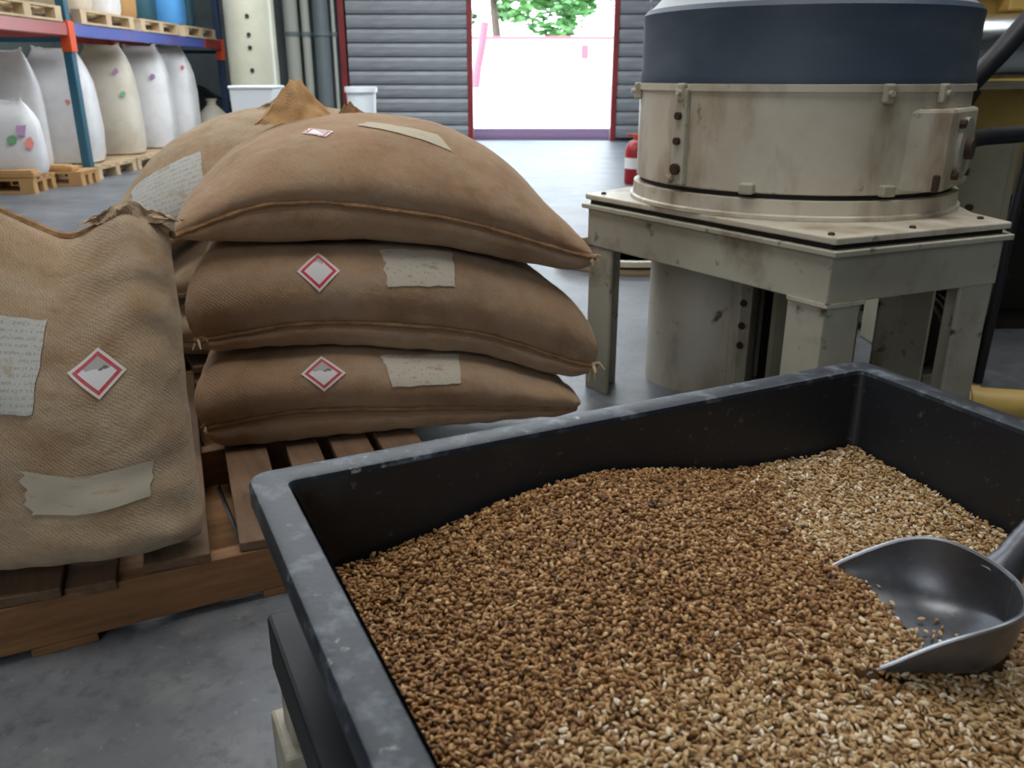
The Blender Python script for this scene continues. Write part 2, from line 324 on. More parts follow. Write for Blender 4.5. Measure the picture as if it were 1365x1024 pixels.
def slatted_door(name, x0, x1, rail_x):
    d = thing(name, None, None, ((x0 + x1) / 2, YB - .12, 0), kind='structure'); d['kind'] = 'structure'
    first = None
    for i in range(19):
        z = 0.05 + i * .222
        if first is None:
            prof = [(0, 0), (-.03, .012), (-.045, .06), (-.045, .15), (-.03, .2), (0, .215)]
            b = MB(); n = len(prof)
            b.add([(x0, YB - .14 + p[0], z + p[1]) for p in prof] + [(x1, YB - .14 + p[0], z + p[1]) for p in prof],
                  [(k, k + 1, n + k + 1, n + k) for k in range(n - 1)] + [(0, n, 2 * n - 1, n - 1), tuple(range(n))[::-1], tuple(range(n, 2 * n))])
            first = obj('slat', b, M['slat'], d)
        else:
            c = first.copy(); COL.objects.link(c); c.parent = d; c.location.z = i * .222
    obj('edge_rail', MB().box((rail_x, YB - .17, 2.1), (.09, .1, 4.2)), M['jamb_red'], d, bevel=.01)
    return d
slatted_door('door_1', -2.78, -0.76, -.715)
obj_ = slatted_door('door_2', 1.80, 3.4, 1.755)
struct('trim_2', MB().box((-2.86, YB - .12, 2.1), (.1, .16, 4.2)), M['jamb_red'])

# yard things
gw = thing('yard_wall', 'white yard wall with a red coping seen through the doorway', 'wall', (1, 30, 0))
obj('wall_panel', MB().box((1, 30, 1.1), (12, .2, 2.2)), M['white'], gw); obj('coping', MB().box((1, 30, 2.24), (12.2, .34, .09)), M['red_glare'], gw, bevel=.02)
rb = thing('barrier_arm', 'red sloping barrier arm on a white post at the left of the doorway', 'barrier', (-1.1, 26, 0))
obj('post', MB().box((-1.1, 26, .55), (.16, .16, 1.1)), M['white'], rb)
obj('arm', MB().tube([(-1.05, 25.9, .75), (-.98, 25.9, 1.3), (-.85, 25.9, 1.9), (-.76, 25.9, 2.5)], .12, 8), M['red_glare'], rb, smooth=True)
for i, (x, y, h, lb) in enumerate([(2.25, 24, 1.0, 'taller mauve bollard in the sunny yard'), (2.9, 27, .8, 'shorter mauve bollard further back in the sunny yard')]):
    b = thing('bollard', lb, 'bollard', (x, y, 0), group='yard bollards')
    obj('post', MB().lathe([(.16, 0), (.16, h * .85), (.12, h), (0.02, h + .03)], (x, y, 0), 14), M['print_purple'], b, smooth=True)
    obj('base', MB().lathe([(.28, 0), (.28, .05), (.18, .09)], (x, y, 0), 14), M['kerb'], b, smooth=True)
sg = thing('yard_sign', 'small red sign on a thin pole above the bright yard', 'sign', (2.2, 27.5, 0))
obj('pole', MB().tube([(2.2, 27.5, 0), (2.2, 27.5, 1.9)], .03, 8), M['white'], sg); obj('plate', MB().box((2.2, 27.45, 1.75), (.22, .03, .4)), M['red_glare'], sg)

def tree(x, y, h, r, seed, lb):
    rnd = random.Random(seed); t = thing('leafy_tree', lb, 'tree', (x, y, 0), group='trees beyond the yard wall')
    obj('trunk', MB().tube([(x, y, 0), (x + .1, y, h * .3), (x - .1, y, h * .6), (x, y, h * .85)], [.22, .17, .12, .05], 8), M['trunk'], t, smooth=True)
    b = MB()
    cl = [(Vector((rnd.gauss(0, .5) * r, rnd.gauss(0, .5) * r, rnd.uniform(-.5, .5) * h * .75)), rnd.uniform(.35, .7)) for _ in range(22)]
    for _ in range(3600):
        c, cr = rnd.choice(cl)
        d = Vector((rnd.gauss(0, 1), rnd.gauss(0, 1), rnd.gauss(0, 1))).normalized() * cr * rnd.uniform(.5, 1)
        p = Vector((x, y, h * .66)) + c + d
        Rm = Matrix.Rotation(rnd.uniform(0, 6.3), 3, 'Z') @ Matrix.Rotation(rnd.uniform(-1, 1), 3, 'X'); s = rnd.uniform(.12, .24)
        b.add([p + Rm @ Vector(q) for q in ((-s, 0, 0), (0, -s * .5, 0), (s, 0, 0), (0, s * .5, .02))], [(0, 1, 2, 3)])
    f = obj('foliage', b, M['leaf'], t); f['kind'] = 'stuff'
tree(-.6, 33, 6.5, 2.0, 1, 'leafy tree left of the doorway centre behind the white wall')
tree(2.2, 37, 6.0, 1.3, 2, 'leafy tree in the middle of the doorway behind the white wall')
tree(6.0, 40, 7.0, 1.5, 3, 'leafy tree at the right of the doorway behind the white wall')

# ------------------------------------------------------------------ cloth sacks
def lerp_tab(tab, w=41):
    xs, ys = zip(*tab)
    g = np.linspace(xs[0] - .3, xs[-1] + .3, 241); v = np.interp(g, xs, ys)
    k = np.hanning(w); k /= k.sum(); v = np.convolve(np.pad(v, w // 2, mode='edge'), k, 'valid')
    return lambda s: float(np.interp(s, g, v))

SURF = {}
def pillow(name, mid, plus, minus, mat, parent, pu=(2.4, 2.4), pv=(2.4, 2.4), q=.5, n=(84, 52), wrk=.006, seed=0, endcrease=.006, bulge=None, ecf=16):
    """Stuffed sack: two bulging faces that meet in a seam. mid(u,v) is the seam sheet, plus/minus(u,v) the bulge vectors."""
    def ex(p, x): return (p[0] if x < 0 else p[1]) if isinstance(p, tuple) else p
    def E(u, v, k): return (max(0, 1 - abs(u) ** ex(pu[k], u)) * max(0, 1 - abs(v) ** ex(pv[k], v))) ** q
    def f(u, v, k):
        p = Vector(mid(u, v)); d = Vector(plus(u, v) if k == 0 else minus(u, v)); e = E(u, v, k)
        P = p + d * e
        dn = d.normalized() if d.length > 1e-6 else Vector((0, 0, 1))
        w = noise.noise(P * 5 + Vector((seed, 0, 0))) * wrk + noise.noise(P * 14 + Vector((0, seed, 0))) * wrk * .45
        cr = math.sin(v * (19 if ecf > 10 else 34) + 4 * noise.noise(P * 4)) * endcrease * math.exp(-(1 - abs(u)) * ecf) + math.sin(u * 40 + 4 * noise.noise(P * 5)) * endcrease * .5 * math.exp(-(1 - abs(v)) * 16)
        P = p + d * min(1, e) + (bulge(u, v) * ((4 if k == 0 else 1.4) * e * (1 - e)) if bulge else Vector((0, 0, 0)))
        return P + dn * (w + cr - wrk * .8) * min(1, e * 1.6)
    nu, nv = n
    us = [math.sin(PI / 2 * (2 * i / nu - 1)) for i in range(nu + 1)]; vs_ = [math.sin(PI / 2 * (2 * j / nv - 1)) for j in range(nv + 1)]
    verts = []; uv = []; idx = [{}, {}]
    for k in (0, 1):
        G = [[f(u, v, k) for u in us] for v in vs_]
        for j in range(nv + 1):
            for i in range(nu + 1):
                if k == 1 and (i in (0, nu) or j in (0, nv)): idx[1][i, j] = idx[0][i, j]; continue
                idx[k][i, j] = len(verts); verts.append(G[j][i])
        jm = nv // 2; im = nu // 2
        cu = np.cumsum([0] + [(G[jm][i + 1] - G[jm][i]).length for i in range(nu)]); cv = np.cumsum([0] + [(G[j + 1][im] - G[j][im]).length for j in range(nv)])
        for (i, j), id_ in sorted(idx[k].items(), key=lambda t: t[1]):
            if id_ >= len(uv): uv.append((cu[i] + seed * .37, cv[j] + k * 3.1))
    fs = [tuple(idx[k][a] for a in ((i, j), (i + 1, j), (i + 1, j + 1), (i, j + 1))) for k in (0, 1) for j in range(nv) for i in range(nu)]
    b = MB(); b.v = [tuple(p) for p in verts]; b.f = fs
    o = obj(name, b, mat, parent, smooth=True, uv=uv)
    return o, f

def hem(name, f, path, mat, parent, r=.0075, out=None, seed=0):
    pts = []
    for i, (u, v) in enumerate(path):
        p = f(u, v, 0); c = f(u * .9, v * .9, 0); d = (p - c); d.z *= .2
        if d.length > 1e-6: d.normalize()
        pts.append(p + d * (.004 + .004 * noise.noise(Vector((i * .13, seed, 0)))) + Vector((0, 0, .003 * noise.noise(Vector((i * .35, seed, 5))))))
    rr = [r * (1 + .35 * noise.noise(Vector((i * .4, seed, 9)))) for i in range(len(pts))]
    return obj(name, MB().tube(pts, rr, 7), mat, parent, smooth=True)

def edge_path(which, n=70):
    t = [math.sin(PI / 2 * (2 * i / n - 1)) for i in range(n + 1)]
    fr = [(u, -1) for u in t]; rt = [(1, v) for v in t]; bk = [(-u, 1) for u in t]; lf = [(-1, -v) for v in t]
    return {'front': fr, 'loop': fr + rt[1:] + bk[1:] + lf[1:-1] + [(-1, -1)]}[which]

def patch(name, f, k, quad, mat, parent, n=(16, 12), off=.0025, ragged=0.0, seed=0):
    """A sticker laid on the cloth. quad: four (u,v) corners in the order bottom-left, bottom-right, top-right, top-left."""
    nu, nv = n; b = MB(); uv = []; g = {}
    for j in range(nv + 1):
        for i in range(nu + 1):
            a, c = i / nu, j / nv
            ra = ragged * noise.noise(Vector((c * 6, seed, 1))) if i in (0,) else (ragged * .35 * noise.noise(Vector((c * 5, seed, 2))) if i == nu else 0)
            rc = ragged * .6 * noise.noise(Vector((a * 6, seed, 3))) if j in (0, nv) else 0
            a2, c2 = a + ra, c + rc
            u = (1 - c2) * ((1 - a2) * quad[0][0] + a2 * quad[1][0]) + c2 * ((1 - a2) * quad[3][0] + a2 * quad[2][0])
            v = (1 - c2) * ((1 - a2) * quad[0][1] + a2 * quad[1][1]) + c2 * ((1 - a2) * quad[3][1] + a2 * quad[2][1])
            u = max(-.995, min(.995, u)); v = max(-.995, min(.995, v)); h = .005
            p = f(u, v, k); nn = (f(u + h, v, k) - p).cross(f(u, v + h, k) - p)
            if k == 1: nn = -nn
            nn = nn.normalized() if nn.length > 0 else Vector((0, 0, 1))
            g[i, j] = len(b.v); b.v.append(tuple(p + nn * off)); uv.append((a, c))
    b.f = [(g[i, j], g[i + 1, j], g[i + 1, j + 1], g[i, j + 1]) for j in range(nv) for i in range(nu)]
    return obj(name, b, mat, parent, smooth=True, uv=uv)

ANG = math.radians(14)
SA = Vector((math.cos(ANG), math.sin(ANG), 0)); SB = Vector((-math.sin(ANG), math.cos(ANG), 0)); SO = Vector((-.828, 2.045, 0))

def lying_sack(name, label, s0, s1, d0, W, seam, zt, zb, dome, mat, hemmat, group, key, seed, pt=(2.6, 2.6), pb=(5, 5), pull=.03, bg=(.03, .03, .028), origin=SO):
    sc, hl = (s0 + s1) / 2, (s1 - s0) / 2
    def S(u, v): return sc + hl * u * (1 - pull * (1 - v * v))
    def mid(u, v):
        s = S(u, v); d = d0 + W / 2 + W / 2 * v * (1 - pull * 1.2 * (1 - u * u) * 1.0)
        p = origin + SA * s + SB * d
        return (p.x, p.y, seam(s) + .03 * max(0, v) * (1 - abs(u)))
    def plus(u, v):
        s = S(u, v); return (0, 0, max(.01, zt(s) + dome * (1 - u * u) * (1 - v * v) - mid(u, v)[2]))
    def minus(u, v):
        s = S(u, v); return (0, 0, min(-.004, zb(s) + .004 - mid(u, v)[2]))
    base = origin + SA * sc + SB * (d0 + W / 2)
    t = thing(name, label, 'sack', (base.x, base.y, zb(sc)), ANG, group)
    def bulge(u, v):
        return SA * ((bg[1] if u > 0 else -bg[0]) * abs(u) ** 10) + SB * (math.copysign(bg[2], v) * abs(v) ** 10)
    o, f = pillow('cloth', mid, plus, minus, mat, t, pu=(pt[0], pb[0]), pv=(pt[1], pb[1]), seed=seed, bulge=bulge)
    hem('seam', f, edge_path('loop'), hemmat, t, seed=seed)
    SURF[key] = f
    return t, f

seam1 = lerp_tab([(-.03, .70), (.22, .79), (.42, .783), (.685, .736), (.89, .673), (1.07, .608)])
if12 = lerp_tab([(-.05, .66), (.1, .675), (.47, .665), (.685, .64), (.98, .56), (1.1, .50)])
seam2 = lerp_tab([(0, .45), (.3, .484), (.55, .462), (.78, .418), (1.08, .295)])
if23 = lerp_tab([(0, .408), (.37, .402), (.76, .344), (.98, .267), (1.1, .22)])
seam3 = lerp_tab([(0, .222), (.27, .250), (.55, .226), (.89, .195), (1.05, .180)])
top1 = lerp_tab([(-.03, .80), (.1, .90), (.3, .955), (.5, .97), (.7, .95), (.9, .88), (1.07, .74)])
G_ST = 'sacks in the front stack on the pallet'
sk3, f3 = lying_sack('burlap_sack', 'brown burlap sack at the bottom of the stack, a torn hazard diamond on its front', .03, 1.03, -.03, .65, seam3, if23, lambda s: .1475, 0, M['burlap'], M['seam'], G_ST, 'low', 3, pt=((30, 22), 22), pb=(30, 80))
sk2, f2 = lying_sack('burlap_sack', 'brown burlap sack in the middle of the stack with a clean hazard diamond', .035, 1.09, -.012, .65, seam2, if12, if23, 0, M['burlap'], M['seam'], G_ST, 'mid', 5, pt=((30, 9), 20), pb=((30, 12), 50))
sk1, f1 = lying_sack('burlap_sack', 'orange-brown burlap sack domed on top of the stack with a gathered ear', .015, 1.08, -.01, .68, seam1, top1, if12, .02, M['burlap'], M['seam'], G_ST, 'top', 8, pt=((4.5, 3.2), 3.4), pb=(7, 20))

# second stack standing behind
BS0, BS1, BD0, BW = -.30, .85, .74, .66
bz = lerp_tab([(-.3, .45), (-.12, .50), (.06, .645), (.85, .645)])
bif = [lambda s: .1475, lambda s: .36, lambda s: bz(s) - .004]
bse = [lambda s: .24, lambda s: .40]
blow, _ = lying_sack('burlap_sack', 'burlap sack at the bottom of the stack behind, nearly hidden', BS0 + .10, BS1, BD0, BW, bse[0], bif[1], bif[0], 0, M['burlap_dusty'], M['seam_dusty'], 'sacks in the rear stack', 'b0', 11, pt=(9, 9), pb=(9, 9))
bmid, _ = lying_sack('burlap_sack', 'burlap sack in the middle of the stack behind, nearly hidden', BS0 + .09, BS1, BD0, BW, bse[1], bif[2], bif[1], 0, M['burlap_dusty'], M['seam_dusty'], 'sacks in the rear stack', 'b1', 12, pt=(8, 9), pb=(8, 9))
bseam = lerp_tab([(-.3, .52), (-.1, .60), (.2, .70), (.8, .70)]); btop = lerp_tab([(-.3, .80), (-.15, .88), (.1, .95), (.4, .97), (.85, .9)])

btp, fb = lying_sack('burlap_sack', 'dusty burlap sack topping the rear stack, a white paper label on its end', BS0 - .02, BS1, BD0 - .02, BW + .04, bseam, btop, bz, .02, M['burlap_dusty'], M['seam_dusty'], 'sacks in the rear stack', 'back', 14, pt=(3.6, 3.2), pb=(6, 8))

# upright sack at the front left of the pallet
UA = math.radians(11); ua = Vector((math.cos(UA), math.sin(UA), 0)); ub = Vector((-math.sin(UA), math.cos(UA), 0))
UO = Vector((-.662, 1.568, 0)); UWID = .98
utop = lerp_tab([(-1.0, .79), (-.8, .82), (-.6, .82), (-.42, .875), (-.36, .865), (-.27, .815), (-.19, .773), (-.15, .790), (-.075, .838), (-.03, .812), (0, .774)], 11)
def umid(u, v):
    s = -UWID / 2 + UWID / 2 * u * (1 - .04 * (1 - v * v)); zt_ = utop(s); w = (v + 1) / 2
    lean = .14 * w
    s += .024 * max(0, u) ** 3 * min(1, max(0, (1 - w) / .3)) * min(1, (w + .04) / .12)
    p = UO + ua * s + ub * lean
    return (p.x, p.y, .174 + (zt_ - .174) * w)
def uplus(u, v):
    d = -ub * (.165 * (1 - .35 * ((v + 1) / 2) ** 2)); d.z = -.012 * (1 - v) / 2; return d
def uminus(u, v):
    d = ub * .15 * (1 - .35 * ((v + 1) / 2) ** 2); d.z = -.012 * (1 - v) / 2; return d
ust = thing('burlap_sack', 'pale dusty burlap sack standing upright on the pallet, in front of the stacks', 'sack', (UO.x - .49, UO.y - .1, .15), UA)
uo_, fu = pillow('cloth', umid, uplus, uminus, M['burlap_dusty'], ust, pu=((6, 7), (6, 7)), pv=((9, 3.0), (9, 3.0)), n=(110, 90), wrk=.012, seed=21, endcrease=.0115, ecf=11)
SURF['up'] = fu
hem('seam', fu, [(u, 1) for u, _ in edge_path('front')], M['seam_dusty'], ust, r=.009, seed=4)

# sticker positions (u,v) on each sack, filled in from the surface itself
def diamond(f, k, c, du, dv, mat, parent, name='hazard_sticker', seed=0):
    patch(name, f, k, [(c[0], c[1] - dv), (c[0] + du, c[1]), (c[0], c[1] + dv), (c[0] - du, c[1])], mat, parent, n=(8, 8))
LAB = {}

P_ = M['paper']
def arc(f):
    """Re-parametrise the visible face of a lying sack as (u, metres of cloth up from the front seam)."""
    cache = {}
    vs__ = -np.cos(np.linspace(0, PI / 2, 160) ** 1.0 * 1.0) ; vs__[0] = -1
    def tab(u):
        key = round(u, 3)
        if key not in cache:
            P = [f(key, float(v), 0) for v in vs__]
            cache[key] = np.cumsum([0] + [(P[i + 1] - P[i]).length for i in range(len(P) - 1)])
        return cache[key]
    def g(u, d, k=0):
        t = tab(u); return f(u, float(np.interp(max(0, d), t, vs__)), 0)
    return g
SURF['amid'], SURF['alow'], SURF['atop'], SURF['aback'] = arc(f2), arc(f3), arc(f1), arc(fb)
def q4(f, quad, mat, parent, name, n=(16, 12), ragged=0, seed=0): return patch(name, f, 0, quad, mat, parent, n=n, ragged=ragged, seed=seed)
A2, A3, A1, AB = SURF['amid'], SURF['alow'], SURF['atop'], SURF['aback']
q4(A2, [(-.086, .105), (.250, .125), (.262, .238), (-.105, .212)], P_, sk2, 'paper_label', ragged=.07, seed=1)
q4(A3, [(-.033, .072), (.340, .083), (.352, .178), (-.073, .163)], P_, sk3, 'paper_label', ragged=.07, seed=2)
q4(A2, [(-.416, .088), (-.311, .142), (-.409, .193), (-.514, .142)], M['hazard'], sk2, 'hazard_sticker', (8, 8))
q4(A3, [(-.390, .062), (-.272, .110), (-.392, .157), (-.502, .110)], M['hazard_torn'], sk3, 'hazard_sticker', (8, 8))
q4(A1, [(-.14, .263), (.312, .200), (.259, .259), (-.073, .293)], M['paint'], sk1, 'paint_patch', ragged=.05, seed=3)
q4(A1, [(-.405, .228), (-.30, .200), (-.26, .225), (-.37, .258)], M['hazard_torn'], sk1, 'hazard_sticker', (8, 8), ragged=.2, seed=4)
q4(AB, [(-.86, .03), (-.40, .0), (-.43, .24), (-.80, .23)], M['paper_white'], btp, 'paper_label', ragged=.05, seed=5)
q4(fu, [(.751, .083), (.846, .18), (.751, .365), (.645, .286)], M['hazard_torn'], ust, 'hazard_sticker', (8, 8))
q4(fu, [(.20, -.06), (.522, .033), (.580, .565), (.22, .45)], M['paper_white'], ust, 'paper_label', ragged=.05, seed=6)
q4(fu, [(.47, -.555), (.87, -.565), (.897, -.365), (.456, -.295)], M['paint'], ust, 'paint_patch', ragged=.06, seed=7)

def ruffle(name, c, dx, w, hgt, mat, parent, seed, peak=.5, thick=.03, lean=0.0):
    """Gathered mouth of a sack: a crumpled tent of cloth rising to a peak."""
    nu, nv = 26, 10; b = MB(); uv = []; dy = Vector((-dx.y, dx.x, 0))
    for side in (-1, 1):
        g = {}
        for j in range(nv + 1):
            for i in range(nu + 1):
                a, e = i / nu, j / nv
                pk = 1 - abs(a - peak) / (peak if a < peak else 1 - peak)
                top = hgt * max(.04, pk ** .75 - .12 * math.sin(pk * PI) ** 2 * (a > peak)) * (1 + .22 * noise.noise(Vector((a * 11, seed, 0))))
                off = side * thick * (1 - e) ** .8 * max(.15, pk) + .028 * noise.noise(Vector((a * 7, e * 2, seed))) * (1 - .4 * e)
                p = Vector(c) + dx * ((a - .5) * w * (1 - .12 * e)) + dy * (off + lean * e) + Vector((0, 0, e * top + .006 * noise.noise(Vector((a * 14, e * 6, seed + 3)))))
                g[i, j] = len(b.v); b.v.append(tuple(p)); uv.append((a * w, e * hgt))
        b.f += [(g[i, j], g[i + 1, j], g[i + 1, j + 1], g[i, j + 1]) for j in range(nv) for i in range(nu)]
    return obj(name, b, mat, parent, smooth=True, uv=uv)
def on(f, u, v, dz=-.012): return f(u, v, 0) + Vector((0, 0, dz))
ruffle('gathered_mouth', on(f1, -.42, .02), SA, .24, .125, M['burlap_fold'], sk1, 3, .52, .05, .02)
ruffle('torn_fold', on(f1, -.12, .06, -.02), SA, .13, .05, M['seam'], sk1, 8, .35, .05)
ruffle('gathered_mouth', on(fb, .05, -.2), SA, .22, .055, M['burlap_dusty'], btp, 5, .6, .04)
ruffle('open_fold', fu(.86, .985, 0) + Vector((0, .012, -.02)), ua, .20, .045, M['burlap_dusty'], ust, 12, .5, .02)
# frayed corners and knots
def knot(f, uv_, parent, mat, r, seed, k=0):
    rnd = random.Random(seed); p = f(uv_[0], uv_[1], k); b = MB()
    for _ in range(9):
        d = Vector((rnd.gauss(0, 1), rnd.gauss(0, 1), rnd.gauss(-.3, 1))).normalized()
        b.tube([p - d * r * .3, p + d * r * .5 + Vector((0, 0, .3 * r * rnd.random())), p + d * r + Vector((0, 0, -r * .5 * rnd.random()))], [r * .16, r * .13, r * .05], 5)
    obj('knot', b, mat, parent, smooth=True)
knot(f2, (-1, -1), sk2, M['twine'], .028, 1); knot(f2, (1, -1), sk2, M['twine'], .034, 2); knot(f1, (1, -1), sk1, M['twine'], .022, 3)
knot(f3, (-1, -1), sk3, M['twine'], .018, 6)

# ------------------------------------------------------------------ pallets
def pallet(name, label, loc, rz, L, W, mats, deck, group=None, h=.144, style='stringer', skew=0.0):
    """L runs along the local x (the stringers or the open face), W is the depth; deck boards run along y on stringer pallets."""
    t = thing(name, label, 'pallet', loc, rz, group or ('pallets along the rack' if style == 'block' else 'pallets under the burlap sacks'))
    T = WM[t]; R = Matrix.Rotation(rz, 3, 'Z')
    P = lambda x, y, z: tuple(T @ Vector((x, y, z)))
    md, ms = mats
    if style == 'stringer':
        for i, y in enumerate((.022, W / 2, W - .022)):
            obj('stringer', MB().box(P(L / 2, y, .018 + .052), (L, .044, .104), rz), ms, t, bevel=.003)
        for x in (.09, L * .36, L * .66, L - .09):
            obj('bottom_board', MB().box(P(x, W / 2, .009), (.12, W, .018), rz), ms, t, bevel=.002)
        for x in (.26, .42, .685, .87, 1.02, 1.15):  # extra boards added to darken the gaps between deck boards
            if x < L - .2: obj('bottom_board', MB().box(P(x, W / 2 + .03, .009), (.10, W - .06, .018), rz), ms, t, bevel=.002)
        for x, w, lift in deck:
            obj('deck_board', MB().box(P(x + math.tan(skew) * W / 2, W / 2 - .002, h - .011 + lift), (w, W + .006, .022), rz - skew), md, t, bevel=.003)
    else:
        for j, y in enumerate((.05, W / 2, W - .05)):
            obj('bottom_board', MB().box(P(L / 2, y, .011), (L, .1, .022), rz), ms, t)
            for x in (.07, L / 2, L - .07):
                obj('block', MB().box(P(x, y, .061), (.13, .1, .078), rz), ms, t)
        for x in (.07, L / 2, L - .07):
            obj('bearer_board', MB().box(P(x, W / 2, .111), (.13, W, .022), rz), ms, t)
        for k in range(deck):
            y = .05 + (W - .1) * k / (deck - 1)
            obj('deck_board', MB().box(P(L / 2, y, .133), (L, .1, .022), rz), md, t)
    return t

PA = math.radians(27); pe = Vector((math.cos(PA), math.sin(PA), 0)); pn = Vector((-math.sin(PA), math.cos(PA), 0))
p0 = Vector((-.972, 1.372, 0)) - pe * .45
deck = [(.05, .09, 0), (.185, .12, -.004), (.335, .13, .002), (.487, .13, .001), (.603, .094, -.011), (.767, .13, .002), (.945, .105, .002), (1.09, .085, .0), (1.215, .10, .001), (1.345, .11, 0)]
pallet('wooden_pallet', 'brown wooden stringer pallet under the front stack of burlap sacks', p0, PA, 1.5, 1.2, (M['wood_grey'], M['wood']), deck, skew=.105)
pallet('wooden_pallet', 'brown wooden pallet behind, under the rear stack of burlap sacks', p0 + pn * 1.27 + pe * .12, PA, 1.3, 1.0, (M['wood_grey'], M['wood']), [(.07 + .166 * i, .11, 0) for i in range(8)])

# ------------------------------------------------------------------ grain tray on its stand
TA = math.radians(25.8); te = Vector((math.cos(TA), math.sin(TA), 0)); tm = Vector((math.sin(TA), -math.cos(TA), 0))
TO = Vector((-.236, .676, 0)); TL, TW, TZ = .742, .62, .75
def tray_loop(ins, z, r, n=6):
    """Rounded rectangle inset by ins, corner radius r, going round the tray."""
    pts = []
    for (cx, cy, a0) in ((ins + r, ins + r, PI), (TL - ins - r, ins + r, 1.5 * PI), (TL - ins - r, TW - ins - r, 0), (ins + r, TW - ins - r, .5 * PI)):
        for k in range(n + 1):
            a = a0 + k / n * PI / 2
            p = TO + te * (cx + r * math.cos(a)) + tm * (cy + r * math.sin(a)); pts.append((p.x, p.y, z))
    return pts
tc_ = TO + te * TL / 2 + tm * TW / 2
tray = thing('grain_tray', 'black plastic tray with a worn rim, full of grain', 'tray', (tc_.x, tc_.y, .62), -TA * 0)
obj('basin', MB().loft([tray_loop(.006, TZ - .012, .02), tray_loop(.03, TZ - .014, .014), tray_loop(.040, .618, .02), tray_loop(.050, .612, .02), tray_loop(.052, .618, .016), tray_loop(.046, .624, .014), tray_loop(.034, TZ - .004, .008)], close0=False, close1=False).add(tray_loop(.046, .6235, .014), [tuple(range(28))]).add(tray_loop(.05, .613, .014), [tuple(range(28))[::-1]]), M['tray'], tray)
obj('rim', MB().loft([tray_loop(0, TZ - .022, .020), tray_loop(0, TZ - .005, .020), tray_loop(.002, TZ - .001, .019), tray_loop(.005, TZ, .018), tray_loop(.027, TZ, .010), tray_loop(.030, TZ - .001, .009), tray_loop(.032, TZ - .005, .008), tray_loop(.034, TZ - .012, .008), tray_loop(.030, TZ - .016, .01), tray_loop(.006, TZ - .016, .018), tray_loop(.005, TZ - .022, .018)], ring=True), M['tray_rim'], tray, smooth=True)
st = thing('tray_stand', 'stand of dark rails on scuffed grey legs under the grain tray', 'stand', (tc_.x, tc_.y, 0))
def tp(p, q, z): return tuple(TO + te * p + tm * q + Vector((0, 0, z)))
for p, q, a, b in ((TL / 2, .06, TL - .12, .05), (TL / 2, TW - .06, TL - .12, .05)):
    obj('rail', MB().box(tp(p, q, .584), (a, b, .05), TA), M['dark_metal'], st, bevel=.004)
for p in (.028, TL - .028):
    obj('rail', MB().box(tp(p, TW / 2, .580), (.05, TW - .02, .058), TA), M['rail_black'], st, bevel=.004)
for p in (.028, TL - .028):
    for q in (.04, TW - .04):
        obj('leg', MB().box(tp(p, q, .275), (.042, .045, .550), TA), M['cream_dirty'], st, bevel=.003)
        obj('collar', MB().box(tp(p, q, .44), (.062, .075, .11), TA), M['cream_dirty'], st, bevel=.004)
for q in (.04, TW - .04):
    obj('stretcher', MB().box(tp(TL / 2, q, .18), (TL - .1, .03, .03), TA), M['dark_metal'], st)

# scoop frame: origin at the middle of its mouth, xs towards the closed back
SP = Vector((.249, .565, .673)); SR = math.radians(-6); sx = Vector((math.cos(SR), math.sin(SR), 0)); sy = Vector((-math.sin(SR), math.cos(SR), 0))
SLEN = .134
def scoop_w(t):                       # half width along the scoop
    return .069 * (1 if t < .5 else math.sqrt(max(0, 1 - ((t - .5) / .5) ** 2.3)) if t < 1 else 0)
def scoop_h(t): return .003 + .058 * math.sin(min(1, t / .85) * PI / 2) ** 1.05

# heap of grain: height over the tray floor in tray coordinates (p along the far wall, q towards the camera)
def tray_pq(x, y):
    dx, dy = x - TO.x, y - TO.y
    return dx * te.x + dy * te.y, dx * tm.x + dy * tm.y
def grain_z(x, y):
    p, q = tray_pq(x, y)
    r = math.sqrt(((p - .3246) / .143) ** 2 + ((q - .1035) / (.1495 if q < .1035 else .19)) ** 2)
    h = .056 * math.exp(-.5 * r ** 2)
    h += .03 * math.exp(-.5 * (((p - .1) / .16) ** 2 + ((q - .42) / .2) ** 2))
    z = .645 + h + .019 * max(0, (p - .5) / .2) * max(0, 1 - q / .25) + .003 * noise.noise(Vector((x * 9, y * 9, 2)))
    d = Vector((x, y, 0)) - Vector((SP.x, SP.y, 0)); a = d.dot(sx) / SLEN; b = d.dot(sy)
    ao, bo = max(-a, a - 1, 0) * SLEN, max(0, abs(b) - scoop_w(min(max(a, 0), .999)))
    z = max(z, (SP.z + .004 - .008 * max(0, min(1, a))) * (k_ := math.exp(-((ao * ao + bo * bo) / .055 ** 2))) + z * (1 - k_))
    if a < 0: z += .013 * math.exp(-(a / .2) ** 2) * max(0, 1 - (b / .10) ** 4) * (.35 if b > .03 else 1)
    inside = -.15 < a < 1.02 and abs(b) < .069
    if inside and a > 0 and abs(b) < scoop_w(min(a, .999)) * (1.02 if a < .3 else .80):
        ramp = SP.z + .020 * max(0, 1 - a / .46) ** .8 - .004 + (.03 * max(0, a - .42))
        wall = (abs(b) / .067) ** 4 * scoop_h(a) * .7
        return (min(z + .01, ramp) if a < .46 + .05 * noise.noise(Vector((b * 60, 1, 1))) - .15 * b / .067 else -1.0), p, q
    return z, p, q

